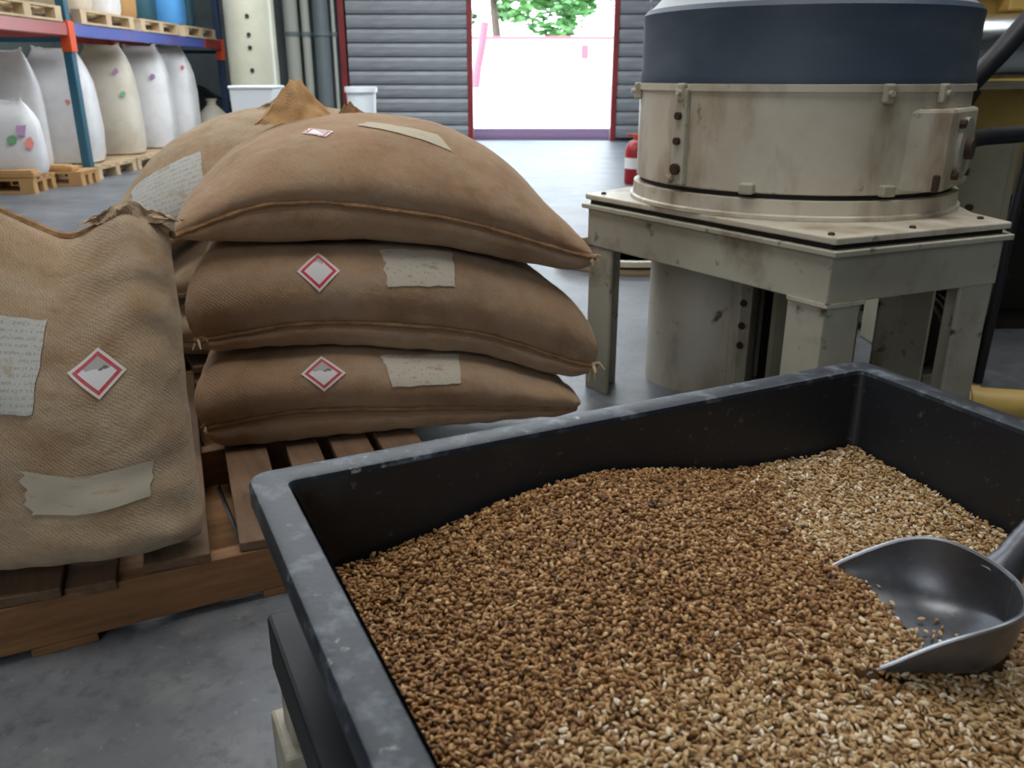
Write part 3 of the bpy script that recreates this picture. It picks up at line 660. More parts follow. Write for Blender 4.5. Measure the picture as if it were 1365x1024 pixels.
# ------------------------------------------------------------------ grain kernels (real geometry, one mesh per kind)
def kernel_shape(ln, wd, th, bend):
    V = []; F = []; n = 6; xs = [(-.72, .62), (-.3, .97), (.22, 1.0), (.68, .66)]
    V.append((-ln / 2, 0, 0))
    for x, r in xs:
        for k in range(n):
            a = 2 * PI * k / n + PI / 2; rr = r * (.62 if k == 0 else 1.0)
            V.append((x * ln / 2, math.cos(a) * wd / 2 * r, math.sin(a) * th / 2 * rr))
    V.append((ln / 2, 0, 0))
    V = [(x, y + bend * (x / (ln / 2)) ** 2 * wd, z - bend * .6 * (x / (ln / 2)) ** 2 * th) for x, y, z in V]
    F = [(0, 1 + (k + 1) % n, 1 + k) for k in range(n)]
    for j in range(3):
        for k in range(n):
            F.append((1 + j * n + k, 1 + j * n + (k + 1) % n, 1 + (j + 1) * n + (k + 1) % n, 1 + (j + 1) * n + k))
    e = len(V) - 1
    F += [(e, 1 + 3 * n + k, 1 + 3 * n + (k + 1) % n) for k in range(n)]
    return np.array(V, np.float32), F

def grain_mat(name, ramp, rough):
    m = bpy.data.materials.new(name); m.use_nodes = True
    N = m.node_tree.nodes; L = m.node_tree.links; bs = N['Principled BSDF']; bs.inputs['Roughness'].default_value = rough; bs.inputs['Specular IOR Level'].default_value = .35
    at = N.new('ShaderNodeAttribute'); at.attribute_name = 'tone'
    rp = N.new('ShaderNodeValToRGB'); els = rp.color_ramp.elements
    while len(els) < len(ramp): els.new(.5)
    for e, (p, c) in zip(els, ramp): e.position = p; e.color = c
    L.new(at.outputs['Fac'], rp.inputs[0])
    tc = N.new('ShaderNodeTexCoord'); nz = N.new('ShaderNodeTexNoise'); nz.inputs['Scale'].default_value = 500; nz.inputs['Detail'].default_value = 2; L.new(tc.outputs['Object'], nz.inputs['Vector'])
    mx = N.new('ShaderNodeMix'); mx.data_type = 'RGBA'; mx.blend_type = 'MULTIPLY'; mx.inputs[0].default_value = .35; L.new(rp.outputs[0], mx.inputs[6])
    mr = N.new('ShaderNodeMapRange'); mr.inputs[3].default_value = .5; mr.inputs[4].default_value = 1.35; L.new(nz.outputs[0], mr.inputs[0])
    cc = N.new('ShaderNodeCombineColor'); [L.new(mr.outputs[0], cc.inputs[i]) for i in range(3)]; L.new(cc.outputs[0], mx.inputs[7])
    L.new(mx.outputs[2], bs.inputs['Base Color']); return m
M['malt'] = grain_mat('brown grain', [(0, lin(66, 43, 24)), (.3, lin(118, 82, 46)), (.65, lin(168, 126, 78)), (1, lin(212, 178, 128))], .5)
M['pale'] = grain_mat('pale grain', [(0, lin(88, 60, 34)), (.3, lin(160, 124, 78)), (.62, lin(198, 168, 122)), (1, lin(240, 228, 204))], .55)

HEAP = [(.274, .93), (.272, .76), (.295, .64), (.30, .57), (.25, .505), (.175, .508), (.10, .470), (.048, .436), (-.012, .385), (-.05, .30), (-.3, .4), (-.4, .9)]
def brown_share(x, y):
    """Outline of the brown heap as it lies in the tray, softened by scattered kernels."""
    ins_, dmin = False, 9.0
    for k in range(len(HEAP)):
        (ax, ay), (bx, by) = HEAP[k], HEAP[(k + 1) % len(HEAP)]
        if (ay > y) != (by > y) and x < (bx - ax) * (y - ay) / (by - ay) + ax: ins_ = not ins_
        ex_, ey_ = bx - ax, by - ay; t = max(0, min(1, ((x - ax) * ex_ + (y - ay) * ey_) / (ex_ * ex_ + ey_ * ey_)))
        dmin = min(dmin, math.hypot(x - ax - t * ex_, y - ay - t * ey_))
    d = (dmin if ins_ else -dmin) / .016 + 1.6 * noise.noise(Vector((x * 16, y * 16, 4))) + .9 * noise.noise(Vector((x * 60, y * 60, 4)))
    return 1 / (1 + math.exp(-max(-20, min(20, d * 1.3))))

def fill_grain():
    sp = .0031; pts = ([], [])
    rnd = random.Random(3)
    n1 = int((TL - .095) / sp); n2 = int((TW - .095) / sp)
    for j in range(n2):
        for i in range(n1):
            p = .0475 + (i + rnd.random()) * sp; q = .0475 + (j + rnd.random()) * sp
            P = TO + te * p + tm * q
            z, _, _ = grain_z(P.x, P.y)
            if z < 0: continue
            k = 0 if rnd.random() < brown_share(P.x, P.y) else 1
            pts[k].append((P.x, P.y, z + rnd.uniform(-.003, .0018)))
    # a few loose kernels left on the scoop floor
    for _ in range(34):
        a = rnd.uniform(.42, .8); b = rnd.gauss(-.01, .018)
        P = SP + sx * (a * SLEN) + sy * b; pts[1].append((P.x, P.y, SP.z - .010 * a + .0025))
    out = []
    for k in (0, 1):
        A = np.array(pts[k], np.float32); n = len(A)
        V0, F0 = kernel_shape(.0064, .0038, .0032, .26) if k == 0 else kernel_shape(.0068, .0040, .0022, .12)
        nv = len(V0)
        yaw = np.random.rand(n) * 2 * PI; pit = np.random.randn(n) * .32; rol = np.random.rand(n) * 2 * PI
        scl = (.82 + .4 * np.random.rand(n))[:, None, None]
        c, s_ = np.cos, np.sin; one, zer = np.ones(n), np.zeros(n)
        Rz = np.stack([c(yaw), -s_(yaw), zer, s_(yaw), c(yaw), zer, zer, zer, one], 1).reshape(n, 3, 3)
        Ry = np.stack([c(pit), zer, s_(pit), zer, one, zer, -s_(pit), zer, c(pit)], 1).reshape(n, 3, 3)
        Rx = np.stack([one, zer, zer, zer, c(rol), -s_(rol), zer, s_(rol), c(rol)], 1).reshape(n, 3, 3)
        R = Rz @ Ry @ Rx
        VV = np.einsum('nij,vj->nvi', R, V0) * scl + A[:, None, :]
        tone = np.clip(np.random.normal(.5, .20, n) + np.where(np.random.rand(n) < .08, .35, 0), 0, 1)
        out.append((VV.reshape(-1, 3).astype(np.float32), F0, nv, n, np.repeat(tone, nv).astype(np.float32)))
    return out

def grain_object(name, data, mat, label, bed=None):
    VV, F0, nv, n, tone = data
    fi = [i for f in F0 for i in f]; fl = [len(f) for f in F0]
    loops = (np.array(fi, np.int32)[None, :] + (np.arange(n, dtype=np.int32) * nv)[:, None]).ravel(); sizes = np.tile(np.array(fl, np.int32), n)
    if bed is not None:
        bv, bf = bed
        loops = np.concatenate([loops, np.array(bf, np.int32).ravel() + len(VV)]); sizes = np.concatenate([sizes, np.full(len(bf), 4, np.int32)])
        VV = np.concatenate([VV, np.array(bv, np.float32)]); tone = np.concatenate([tone, np.full(len(bv), .12, np.float32)])
    me = bpy.data.meshes.new(name)
    me.vertices.add(len(VV)); me.vertices.foreach_set('co', VV.ravel())
    me.loops.add(len(loops)); me.loops.foreach_set('vertex_index', loops)
    me.polygons.add(len(sizes)); me.polygons.foreach_set('loop_start', np.concatenate([[0], np.cumsum(sizes)[:-1]]).astype(np.int32))
    me.polygons.foreach_set('use_smooth', np.ones(len(sizes), bool))
    a = me.attributes.new('tone', 'FLOAT', 'POINT'); a.data.foreach_set('value', tone)
    me.materials.append(mat); me.update(calc_edges=True); me.validate()
    o = bpy.data.objects.new(name, me); COL.objects.link(o)
    return tag(o, label, 'grain', None, 'stuff')

def grain_bed():
    nx, ny = 150, 118; V = []; F = []
    for j in range(ny + 1):
        for i in range(nx + 1):
            P = TO + te * (.0465 + (TL - .093) * i / nx) + tm * (.0465 + (TW - .093) * j / ny)
            z, p, q = grain_z(P.x, P.y)
            d = Vector((P.x, P.y, 0)) - Vector((SP.x, SP.y, 0)); a = d.dot(sx) / SLEN; b = d.dot(sy)
            near = .15 < a < 1.03 and abs(b) < .066
            if z < 0: z = SP.z - .03
            elif near: z = min(z, SP.z - .010)
            V.append((P.x, P.y, z - .0035))
    for j in range(ny):
        for i in range(nx):
            k = j * (nx + 1) + i; F.append((k, k + 1, k + nx + 2, k + nx + 1))
    return V, F
g_brown, g_pale = fill_grain()
grain_object('brown_grain', g_brown, M['malt'], 'heap of roasted brown grain kernels in the black tray')
grain_object('pale_grain', g_pale, M['pale'], 'pale tan grain flakes around the heap in the black tray', grain_bed())
print('KERNELS', g_brown[3], g_pale[3])

# scoop
def build_scoop():
    t = thing('grain_scoop', 'cast aluminium scoop lying in the grain with a curved handle', 'scoop', tuple(SP))
    nt, na = 40, 28; out = []; inn = []
    for lay, dst in ((0.0, out), (.0028, inn)):
        for i in range(nt + 1):
            tt = math.sin(i / nt * PI / 2) * .9995
            w = max(.0012, scoop_w(tt)) * (.94 + .06 * min(1, tt / .2)); h = scoop_h(tt); row = []
            dz = 0.0
            for k in range(na + 1):
                a = -1 + 2 * k / na
                # U section: flat floor, round bilge, sides that flare a little
                th = a * PI / 2
                e = .45
                yy = math.copysign(abs(math.sin(th)) ** e, th); zz = 1 - abs(math.cos(th)) ** (.85)
                back = max(0, (tt - .6) / .4)
                y_ = (w - lay) * yy; z_ = -.004 + h * zz + lay * (1 - zz) + .022 * back ** 2 * (1 - zz)
                P = SP + sx * (tt * SLEN - lay * max(0, (tt - .6) / .4) ** 2) + sy * y_ + Vector((0, 0, z_ - .010 * tt - .06 * y_ * tt - .004 * max(0, 1 - tt / .12)))
                row.append(tuple(P))
            dst.append(row)
    b = MB(); ids = {}
    for L_, rows in enumerate((out, inn)):
        for i, r in enumerate(rows):
            for k, p in enumerate(r): ids[L_, i, k] = len(b.v); b.v.append(p)
    for L_ in (0, 1):
        for i in range(nt):
            for k in range(na): b.f.append((ids[L_, i, k], ids[L_, i + 1, k], ids[L_, i + 1, k + 1], ids[L_, i, k + 1]))
    for k in range(na):
        for i in (0, nt): b.f.append((ids[0, i, k], ids[0, i, k + 1], ids[1, i, k + 1], ids[1, i, k]))
    for i in range(nt):
        for k in (0, na): b.f.append((ids[0, i, k], ids[0, i + 1, k], ids[1, i + 1, k], ids[1, i, k]))
    obj('bowl', b, M['alu'], t, smooth=True)
    edge = [Vector(out[i][0]) for i in range(nt + 1)] + [Vector(out[i][na]) for i in range(nt, -1, -1)]
    obj('rim', MB().tube(edge, .0013, 6), M['alu_edge'], t, smooth=True)
    hd = (sx + sy * .55).normalized(); hp = SP + sx * (SLEN * 1.04) + sy * .036
    def q_(a, z): return tuple(hp + hd * a + Vector((0, 0, z)))
    obj('handle', MB().tube([q_(-.004, .028), q_(.002, .034), q_(.010, .044), q_(.020, .056), q_(.034, .066), q_(.06, .072), q_(.10, .073), q_(.118, .072), q_(.122, .072)], [.018, .0165, .0125, .0115, .012, .013, .013, .011, .005], 16), M['alu'], t, smooth=True)
build_scoop()

# ------------------------------------------------------------------ round machine on its table
N_ = Vector((.805, 2.10, 0)); L_ = Vector((.251, 2.953, 0)); R_ = Vector((1.382, 2.352, 0)); K1 = Vector((1.36, 2.52, 0)); K2 = Vector((1.46, 3.0, 0)); K3 = Vector((1.2, 3.42, 0)); K4 = Vector((.62, 3.44, 0)); K5 = Vector((.44, 3.16, 0))
mt = thing('machine_table', 'grimy cream steel table under the round machine', 'table', (.85, 2.75, 0))
poly = [N_, R_, K1, K2, K3, K4, K5, L_]
cen = Vector((.87, 2.8, 0))
def ins(P, d): return P + (cen - P).normalized() * d
obj('top_plate', MB().prism([(p.x, p.y) for p in poly], .682, .700), M['cream'], mt, bevel=.004)
obj('gasket', MB().prism([(ins(p, .02).x, ins(p, .02).y) for p in poly], .668, .6815), M['dark_gap'], mt)
obj('apron_lip', MB().prism([(ins(p, -.012).x, ins(p, -.012).y) for p in (N_, R_, K2, K4, L_)], .652, .6675), M['cream_dirty'], mt, bevel=.003)
def bar(a, b, z0, z1, th):
    d = (b - a).normalized(); n = Vector((-d.y, d.x, 0)) * th
    return MB().prism([(p.x, p.y) for p in (a, b, b + n, a + n)], z0, z1)
ia = [ins(p, .012) for p in (N_, R_, K2, K4, L_)]
for i in range(5): obj('apron', bar(ia[i], ia[(i + 1) % 5], .525, .652, .03), M['cream_dirty'], mt, bevel=.004)
d1 = (R_ - N_).normalized(); d0 = (L_ - N_).normalized()
def angle_leg(c, a, b, w, z1):
    t_ = .012; c = Vector(c)
    poly = [c, c + a * w, c + a * w + b * t_, c + a * t_ + b * t_, c + a * t_ + b * w, c + b * w]
    return MB().prism([(p.x, p.y) for p in poly], 0, z1)
for c, a, b in ((ins(N_, .02), d1, d0), (ins(R_, .02), -d1, d0), (ins(L_, .02), d1, -d0), (ins(K4, .05), d1, -d0), (ins(K2, .05), -d1, -d0)):
    obj('leg', angle_leg(c, a, b, .12, .53), M['cream_dirty'], mt, bevel=.003)
obj('joint_bead', bar(ins(N_, .004), ins(N_, .004) + d1 * .13, .518, .528, .012), M['cream'], mt)
obj('joint_bead', bar(ins(N_, .004), ins(N_, .004) + d0 * .13, .518, .528, -.012), M['cream'], mt)
for p in (N_ + (cen - N_) * .07, N_ + d1 * .28 + Vector((0, .04, 0)), R_ + (cen - R_) * .12, L_ + (cen - L_) * .1):
    obj('bolt', MB().lathe([(.009, 0), (.009, .004), (.006, .007)], (p.x, p.y, .70), 10), M['rust'], mt)
fz_ = MB().tube([(.84, 2.2, .14), (.84, 2.2, .141)], .01)
obj('brace_plate', MB().box((1.02, 2.78, .3), (.34, .02, .56), math.radians(24)), M['greygreen'], mt)

DC = Vector((.912, 2.86, 0)); DR = .497
dm = thing('drum_machine', 'large round cream machine with a blue-grey band standing on the steel table', 'machine', (DC.x, DC.y, .70))
obj('base_ring', MB().lathe([(DR + .018, .0), (DR + .018, .010), (DR + .010, .014), (DR + .008, .052), (DR - .03, .056), (DR - .03, 0)], (DC.x, DC.y, .701), 72), M['cream'], dm, smooth=True)
obj('gasket', MB().lathe([(DR - .012, 0), (DR - .012, .012)], (DC.x, DC.y, .757), 72), M['dark_gap'], dm, smooth=True)
obj('lower_shell', MB().lathe([(DR - .004, 0), (DR, .004), (DR + .002, .268), (DR + .009, .270), (DR + .009, .288), (DR, .290)], (DC.x, DC.y, .769), 72), M['cream'], dm, smooth=True)
obj('rubber_band', MB().lathe([(DR + .004, 0), (DR + .004, .02), (DR - .001, .034), (DR - .001, .165), (DR + .001, .194), (DR - .010, .208)], (DC.x, DC.y, 1.0595), 72), M['drum_blue'], dm, smooth=True)
obj('cone_lid', MB().lathe([(DR - .014, 0), (DR - .03, .012), (DR - .16, .14), (.2, .2), (.2, .6)], (DC.x, DC.y, 1.2678), 72), M['drum_grey'], dm, smooth=True)
def on_drum(ang, z, r=0): a = math.radians(ang); return Vector((DC.x + (DR + r) * math.cos(a), DC.y + (DR + r) * math.sin(a), z))
# hinge bracket on the left of the shell, two catches, bolts
hb = obj('hinge_bracket', MB().box(on_drum(214, .91, .008), (.02, .05, .27), math.radians(214)), M['cream_dirty'], dm, bevel=.004)
for dz in (-.09, -.01, .06): obj('hinge_bolt', MB().tube([on_drum(214, .91 + dz, .01), on_drum(214, .91 + dz, .030)], .011 if dz > -.05 else .017, 10), M['rust'], hb)
obj('hinge_bolt', MB().tube([on_drum(212, .79, .0), on_drum(212, .79, .04)], .012, 10), M['cream'], hb)
for ang in (214, 279, 300, 180):
    c = obj('catch', MB().box(on_drum(ang, 1.035, .012), (.022, .03, .05), math.radians(ang)), M['cream_dirty'], dm, bevel=.006)
    obj('catch_pin', MB().tube([on_drum(ang, 1.035, .02), on_drum(ang, 1.035, .034)], .008, 8), M['cream'], c)
for ang in (283, 240): obj('foot_clip', MB().box(on_drum(ang, .782, .012), (.03, .04, .03), math.radians(ang)), M['cream_dirty'], dm, bevel=.005)
pb_ = [(.995, 2.390), (1.185, 2.388), (1.20, 2.398), (1.365, 2.605), (1.372, 2.64), (1.33, 2.80), (1.15, 2.80)]
bx_ = obj('side_box', MB().prism(pb_, .775, .995), M['cream'], dm, bevel=.01)
e0, e1 = Vector((1.20, 2.398, .885)), Vector((1.365, 2.605, .885)); em = (e0 + e1) / 2; en = Vector((e1 - e0).yxz) ; en = Vector((en.x, -en.y, 0)).normalized()
obj('end_cap', MB().tube([em + en * -.004, em + en * .012], .085, 24), M['cream_dirty'], bx_, smooth=True)
obj('shaft_hub', MB().tube([em + en * .012, em + en * .03], .03, 16), M['rust'], bx_, smooth=True)
for a, z in ((-.07, .07), (-.07, -.07), (.07, -.07)): 
    p = em + (e1 - e0).normalized() * a + Vector((0, 0, z)); obj('bolt', MB().tube([p + en * .0, p + en * .016], .012, 8), M['rust'], bx_)
obj('mount_lug', MB().box((1.168, 2.388, .80), (.018, .02, .045), .0), M['rust'], bx_, bevel=.004)

hp_ = thing('hopper_pipe', 'pale cream discharge cylinder standing below the machine table', 'pipe', (.66, 2.95, 0))
obj('cylinder', MB().lathe([(.20, 0), (.20, .645), (.17, .65)], (.71, 3.06, 0), 40), M['cream'], hp_, smooth=True)
obj('flange', MB().box((.795, 2.845, .3), (.05, .05, .6), .3), M['cream'], hp_, bevel=.004)
for z in (.20, .27, .35): obj('bolt', MB().tube([(.79, 2.824, z), (.79, 2.805, z)], .012, 8), M['rust'], hp_)
bc = thing('box_chute', 'dark grey-green box chute beside the discharge cylinder under the table', 'chute', (1.1, 3.2, 0))
obj('panel', MB().box((1.10, 3.22, .255), (.42, .26, .51), .2), M['greygreen'], bc, bevel=.005)
obj('rib', MB().box((.955, 3.0, .25), (.03, .10, .50), .2), M['dark_metal'], bc, bevel=.004)

# ------------------------------------------------------------------ yellow machine and pipes at the right
ym = thing('yellow_machine', 'yellow machine body behind the round machine', 'machine', (2.6, 4.3, 0))
obj('body', MB().box((2.75, 4.3, 1.27), (2.4, 1.1, 1.36)), M['yellow'], ym, bevel=.02)
obj('under_frame', MB().box((2.75, 4.35, .31), (2.2, .9, .56)), M['dark_metal'], ym, bevel=.01)
obj('upper_ribs', MB().box((2.75, 3.72, 1.62), (2.3, .06, .5)).box((2.0, 3.70, 1.6), (.08, .1, .56)).box((2.5, 3.70, 1.6), (.08, .1, .56)), M['yellow'], ym, bevel=.008)
obj('ledge', MB().box((2.75, 3.62, 1.045), (2.4, .26, .03)), M['cream_dirty'], ym, bevel=.005)
obj('plinth', MB().box((2.75, 4.3, .015), (2.5, 1.2, .03)), M['dark_metal'], ym)
sp_ = thing('steel_pipe', 'shiny steel duct lying across the yellow machine', 'pipe', (2.2, 3.5, 1.06))
obj('duct', MB().tube([(1.6, 3.52, 1.178), (2.6, 3.42, 1.20), (3.2, 3.36, 1.21)], .115, 32), M['steel'], sp_, smooth=True)
for x in (2.25, 2.9): obj('collar', MB().tube([(x, 3.455 - (x - 2.25) * .1, 1.193), (x + .04, 3.451 - (x - 2.25) * .1, 1.194)], .122, 32), M['steel'], sp_, smooth=True)
bk = obj('bracket', MB().box((2.08, 3.52, 1.33), (.05, .06, .1)).box((2.2, 3.5, 1.33), (.04, .06, .1)), M['pipe_pale'], sp_, bevel=.005)
hs = thing('black_hose', 'thick black hose rising past the steel duct', 'hose', (1.64, 3.2, 1.0))
obj('hose', MB().tube([(1.60, 3.16, 1.03), (1.62, 3.15, 1.07), (1.70, 3.16, 1.16), (1.80, 3.18, 1.28), (1.92, 3.22, 1.42), (2.0, 3.28, 1.6)], [.03, .036, .036, .036, .036, .036], 14), M['black'], hs, smooth=True)
obj('hose_end', MB().tube([(1.585, 3.165, 1.0), (1.605, 3.16, 1.045)], .05, 16), M['dark_metal'], hs, smooth=True)
cb = thing('black_conduit', 'black conduit running from the side box and dropping to the floor', 'cable', (1.9, 3.0, .9))
obj('arm', MB().tube([(1.435, 2.80, .885), (1.55, 2.90, .89), (1.72, 2.93, .90), (1.90, 2.95, .93)], .028, 14), M['black'], cb, smooth=True)
obj('drop', MB().tube([(1.74, 2.945, .90), (1.735, 2.94, .8), (1.72, 2.93, .62), (1.715, 2.93, .3), (1.71, 2.93, .02)], .018, 10), M['black'], cb, smooth=True)
gp = thing('grey_cabinet', 'grey-green stained cabinet behind the end of the machine table', 'cabinet', (1.75, 3.42, 0))
obj('body', MB().box((1.74, 3.47, .43), (.40, .26, .86), .1), M['greygreen'], gp, bevel=.008)
obj('door', MB().box((1.752, 3.332, .6), (.32, .012, .5), .1), M['greygreen'], gp, bevel=.004)
for x, z in ((1.66, .74), (1.77, .6)): obj('bolt', MB().tube([(x, 3.33, z), (x, 3.31, z)], .014, 8), M['rust'], gp)
mo = thing('motor_block', 'dark oily motor block on the floor behind the table legs', 'motor', (1.57, 3.06, 0))
obj('body', MB().tube([(1.46, 3.0, .2), (1.68, 3.12, .2)], .13, 20), M['dark_metal'], mo, smooth=True)
for k in range(6):
    x = 1.48 + k * .035; y = 3.01 + (x - 1.48) * .545; obj('fin', MB().tube([(x, y, .2), (x + .012, y + .0065, .2)], .146, 20), M['dark_metal'], mo, smooth=True)
obj('foot', MB().box((1.57, 3.06, .027), (.26, .2, .054), .5), M['cream_dirty'], mo, bevel=.005)
obj('terminal_box', MB().box((1.56, 3.055, .375), (.12, .1, .07), .5), M['dark_metal'], mo, bevel=.008)
yp = thing('yellow_pipe', 'short yellow pipe lying on the floor near the tray corner', 'pipe', (1.6, 2.55, .05))
obj('tube', MB().tube([(1.44, 2.62, .06), (2.0, 2.50, .06)], .06, 18), M['yellow'], yp, smooth=True)
obj('collar', MB().tube([(1.50, 2.607, .06), (1.53, 2.60, .06)], .066, 18), M['yellow'], yp, smooth=True)
lid = thing('metal_hoop', 'flat rimmed metal lid lying on the floor behind the table leg', 'lid', (.68, 5.0, 0))
obj('disc', MB().lathe([(.42, 0), (.43, .02), (.43, .035), (.40, .035), (.39, .02), (.1, .05)], (.72, 5.2, 0), 40), M['wood_pale'], lid, smooth=True)
obj('rim', MB().lathe([(.44, .05), (.45, .055), (.45, .085), (.43, .09), (.415, .085), (.415, .05)], (.72, 5.2, 0), 40), M['cream'], lid, smooth=True)
ex = thing('red_canister', 'small red canister on the floor just left of the round machine', 'canister', (1.30, 9.2, 0))
obj('body', MB().lathe([(.10, 0), (.11, .02), (.11, .34), (.08, .42), (.035, .45)], (1.30, 9.2, 0), 24), M['red'], ex, smooth=True)
obj('label', MB().lathe([(.1115, .16), (.1115, .27)], (1.30, 9.2, 0), 24), M['white'], ex, smooth=True)
obj('valve', MB().box((1.30, 9.2, .475), (.05, .05, .06)).box((1.27, 9.2, .50), (.14, .025, .02)), M['orange'], ex, bevel=.004)
ch = thing('hoist_chain', 'thin hanging hoist chain beside the right shutter', 'chain', (1.80, 12.0, .5))
for k in range(60): 
    z = .5 + k * .052
    lk = obj('link', MB().tube([(1.80 + (.012 if k % 2 else 0) * math.cos(a), 12.0 + (0 if k % 2 else .012) * math.cos(a), z + .032 * math.sin(a)) for a in [i * PI / 4 for i in range(9)]], .006, 5), M['steel'], ch, smooth=True) if k < 2 else None
    if k < 2: LK = (LK + [lk]) if k else [lk]
    else:
        c = LK[k % 2].copy(); COL.objects.link(c); c.location.z = (k // 2) * 2 * .052

# ------------------------------------------------------------------ back left: column, pipes, tubs
cl = thing('steel_column', 'tall cream painted steel column with bolt holes', 'column', (-3.9, 13.0, 0))
obj('shaft', MB().lathe([(.35, 0), (.35, 4.75)], (-3.76, 13.2, 0), 40), M['column'], cl, smooth=True)
obj('base_plate', MB().box((-3.76, 13.2, .02), (.86, .86, .04)), M['column'], cl)
for z in (1.15, 1.45, 1.62, 1.86): obj('bolt_hole', MB().tube([(-3.70, 12.875, z), (-3.69, 12.84, z)], .03, 10), M['dark_metal'], cl)
for x, r, mt_, lb in ((-3.67, .12, 'pipe_pale', 'pale cream riser pipe, thickest of those right of the column'), (-3.43, .07, 'pipe_pale', 'thin pale riser pipe between two darker ones'), (-3.17, .13, 'pipe_grey', 'grey riser duct left of the shutter'), (-2.97, .03, 'pipe_pale', 'pale riser pipe nearest the shutter')):
    pp = thing('riser_pipe', lb, 'pipe', (x, 15.2, 0), group='riser pipes on the back wall')
    obj('tube', MB().lathe([(r, 0), (r, 4.7)], (x, 15.28, 0), 20), M[mt_], pp, smooth=True)
    obj('clamp', MB().lathe([(r, 0), (r + .02, 0), (r + .02, .06), (r, .06)], (x, 15.28, 1.7), 20), M['pipe_grey'], pp, smooth=True)
pt_ = thing('white_tub', 'pale square tub in front of the cream column', 'tub', (-3.3, 11.6, 0))
obj('body', MB().loft([[( -3.30 + a * w, 11.6 + b * w, z) for a, b in ((-1, -1), (1, -1), (1, 1), (-1, 1))] for w, z in ((.25, 0), (.28, .93))]), M['pvc'], pt_, bevel=.03)
obj('rim', MB().box((-3.30, 11.6, .94), (.58, .58, .04)), M['pvc'], pt_, bevel=.015)
bkt = thing('white_bucket', 'white plastic bucket with a rim in front of the shutter', 'bucket', (-2.1, 12.6, 0))
obj('body', MB().lathe([(.17, 0), (.205, .86)], (-2.12, 12.6, 0), 32), M['pvc'], bkt, smooth=True)
obj('rim', MB().lathe([(.205, .86), (.228, .86), (.228, .93), (.20, .935)], (-2.12, 12.6, 0), 32), M['pvc'], bkt, smooth=True)

# ------------------------------------------------------------------ storage rack along the left wall
RX = -4.62
rk = thing('storage_rack', 'pallet rack with red and blue-sheened beams and teal uprights along the left wall', 'rack', (-5.1, 9.5, 0))
ups = [(4.9, 'teal'), (9.5, 'teal'), (14.4, 'navy')]
for y, c in ups:
    for x in (RX, RX - 1.0):
        obj('upright', MB().box((x, y, 1.95), (.09, .10, 3.9)), M[c], rk, bevel=.008)
    [obj('cross_brace', MB().box((RX - .5, y, z), (.91, .04, .05)), M[c], rk) for z in (1.43, 2.6)]
    for x in (RX,): obj('connector', MB().box((x + .01, y, 1.46), (.105, .13, .30)), M['orange'], rk, bevel=.006)
for (ya, yb, c) in ((4.9, 9.5, 'beam'), (9.5, 14.4, 'beam_sheen')):
    for x, cc in ((RX, c), (RX - 1.0, 'beam')):
        obj('beam', MB().box((x + .02, (ya + yb) / 2, 1.53), (.06, yb - ya - .1, .13)), M[cc], rk, bevel=.008)
obj('beam', MB().box((RX + .025, 13.95, 1.53), (.062, .78, .1285)), M['beam'], rk, bevel=.006)

def bag(label, base, w, d, h, mat, seed, prints=(), lean=(0, 0), group=None, rz=0.0, ear=.5):
    """Tall woven sack standing on end, pinched to a flat seam at the top."""
    t = thing('woven_sack', label, 'sack', base, rz, group or ('sacks on the upper rack level' if base[2] > 1 else 'sacks under the rack')); n = 36; loops = []; rnd = random.Random(seed)
    T = WM[t]
    for z, ww, dd in ((0, .80, .80), (.015, .93, .95), (.08, 1.0, 1.0), (.3, 1.02, 1.05), (.55, 1.0, 1.0), (.72, .96, .86), (.84, .86, .6), (.92, .72, .32), (.97, .62, .12), (1.0, .58, .05)):
        lp = []
        for k in range(n):
            a = 2 * PI * k / n; ca, sa = math.cos(a), math.sin(a)
            x = math.copysign(abs(ca) ** .62, ca) * w / 2 * ww; y = math.copysign(abs(sa) ** .62, sa) * d / 2 * dd
            q = 1 + .05 * noise.noise(Vector((ca * 1.6, sa * 1.6, z * 3 + seed))) + .018 * noise.noise(Vector((ca * 5, sa * 5, z * 9 + seed)))
            zz = z * h + (.05 * h * abs(ca) ** 2 * ear * (z > .9)) + (.02 * noise.noise(Vector((ca * 3, sa, seed))) if z > .9 else 0)
            lp.append(tuple(T @ Vector((x * q + lean[0] * z * z, y * q + lean[1] * z * z, zz))))
        loops.append(lp)
    body = obj('body', MB().loft(loops), mat, t, smooth=True)
    tl = loops[-1]
    obj('top_seam', MB().tube([Vector(tl[k]) + Vector((0, 0, .006)) for k in list(range(0, n // 2 + 1))], .012, 6), mat, t, smooth=True)
    for (a_, z, s_, m_) in prints:
        # flat print on the side facing the aisle
        i = min(len(loops) - 2, max(1, int(np.searchsorted([0, .015, .08, .3, .55, .72, .84, .92, .97, 1.0], z)) - 1)); zs = [0, .015, .08, .3, .55, .72, .84, .92, .97, 1.0]
        f_ = (z - zs[i]) / (zs[i + 1] - zs[i]); k = int(a_ / 360 * n) % n
        p = Vector(loops[i][k]).lerp(Vector(loops[i + 1][k]), f_); c = T @ Vector((lean[0] * z * z, lean[1] * z * z, z * h)); nn = (p - c); nn.z = 0; nn.normalize()
        tt_ = Vector((-nn.y, nn.x, 0)); g = MB(); rr = [rnd.uniform(.5, 1.0) for _ in range(10)]
        g.add([p + nn * .018 + tt_ * s_ * rr[b] * math.cos(b * PI / 5) + Vector((0, 0, s_ * rr[b] * math.sin(b * PI / 5))) for b in range(10)], [tuple(range(10))])
        obj('print', g, m_, t)
    return t
PR = M['print_purple']; PG = M['print_green']; PD = M['print_red']
W_ = (M['wood_pale'], M['wood_pale']); TN = (M['wood_tan'], M['wood_tan'])
pallet('pallet', 'tan wooden pallet in front of the rack, nearer one', (-5.62, 8.25, 0), math.radians(7), 1.0, .56, TN, 4, h=.144, style='block')
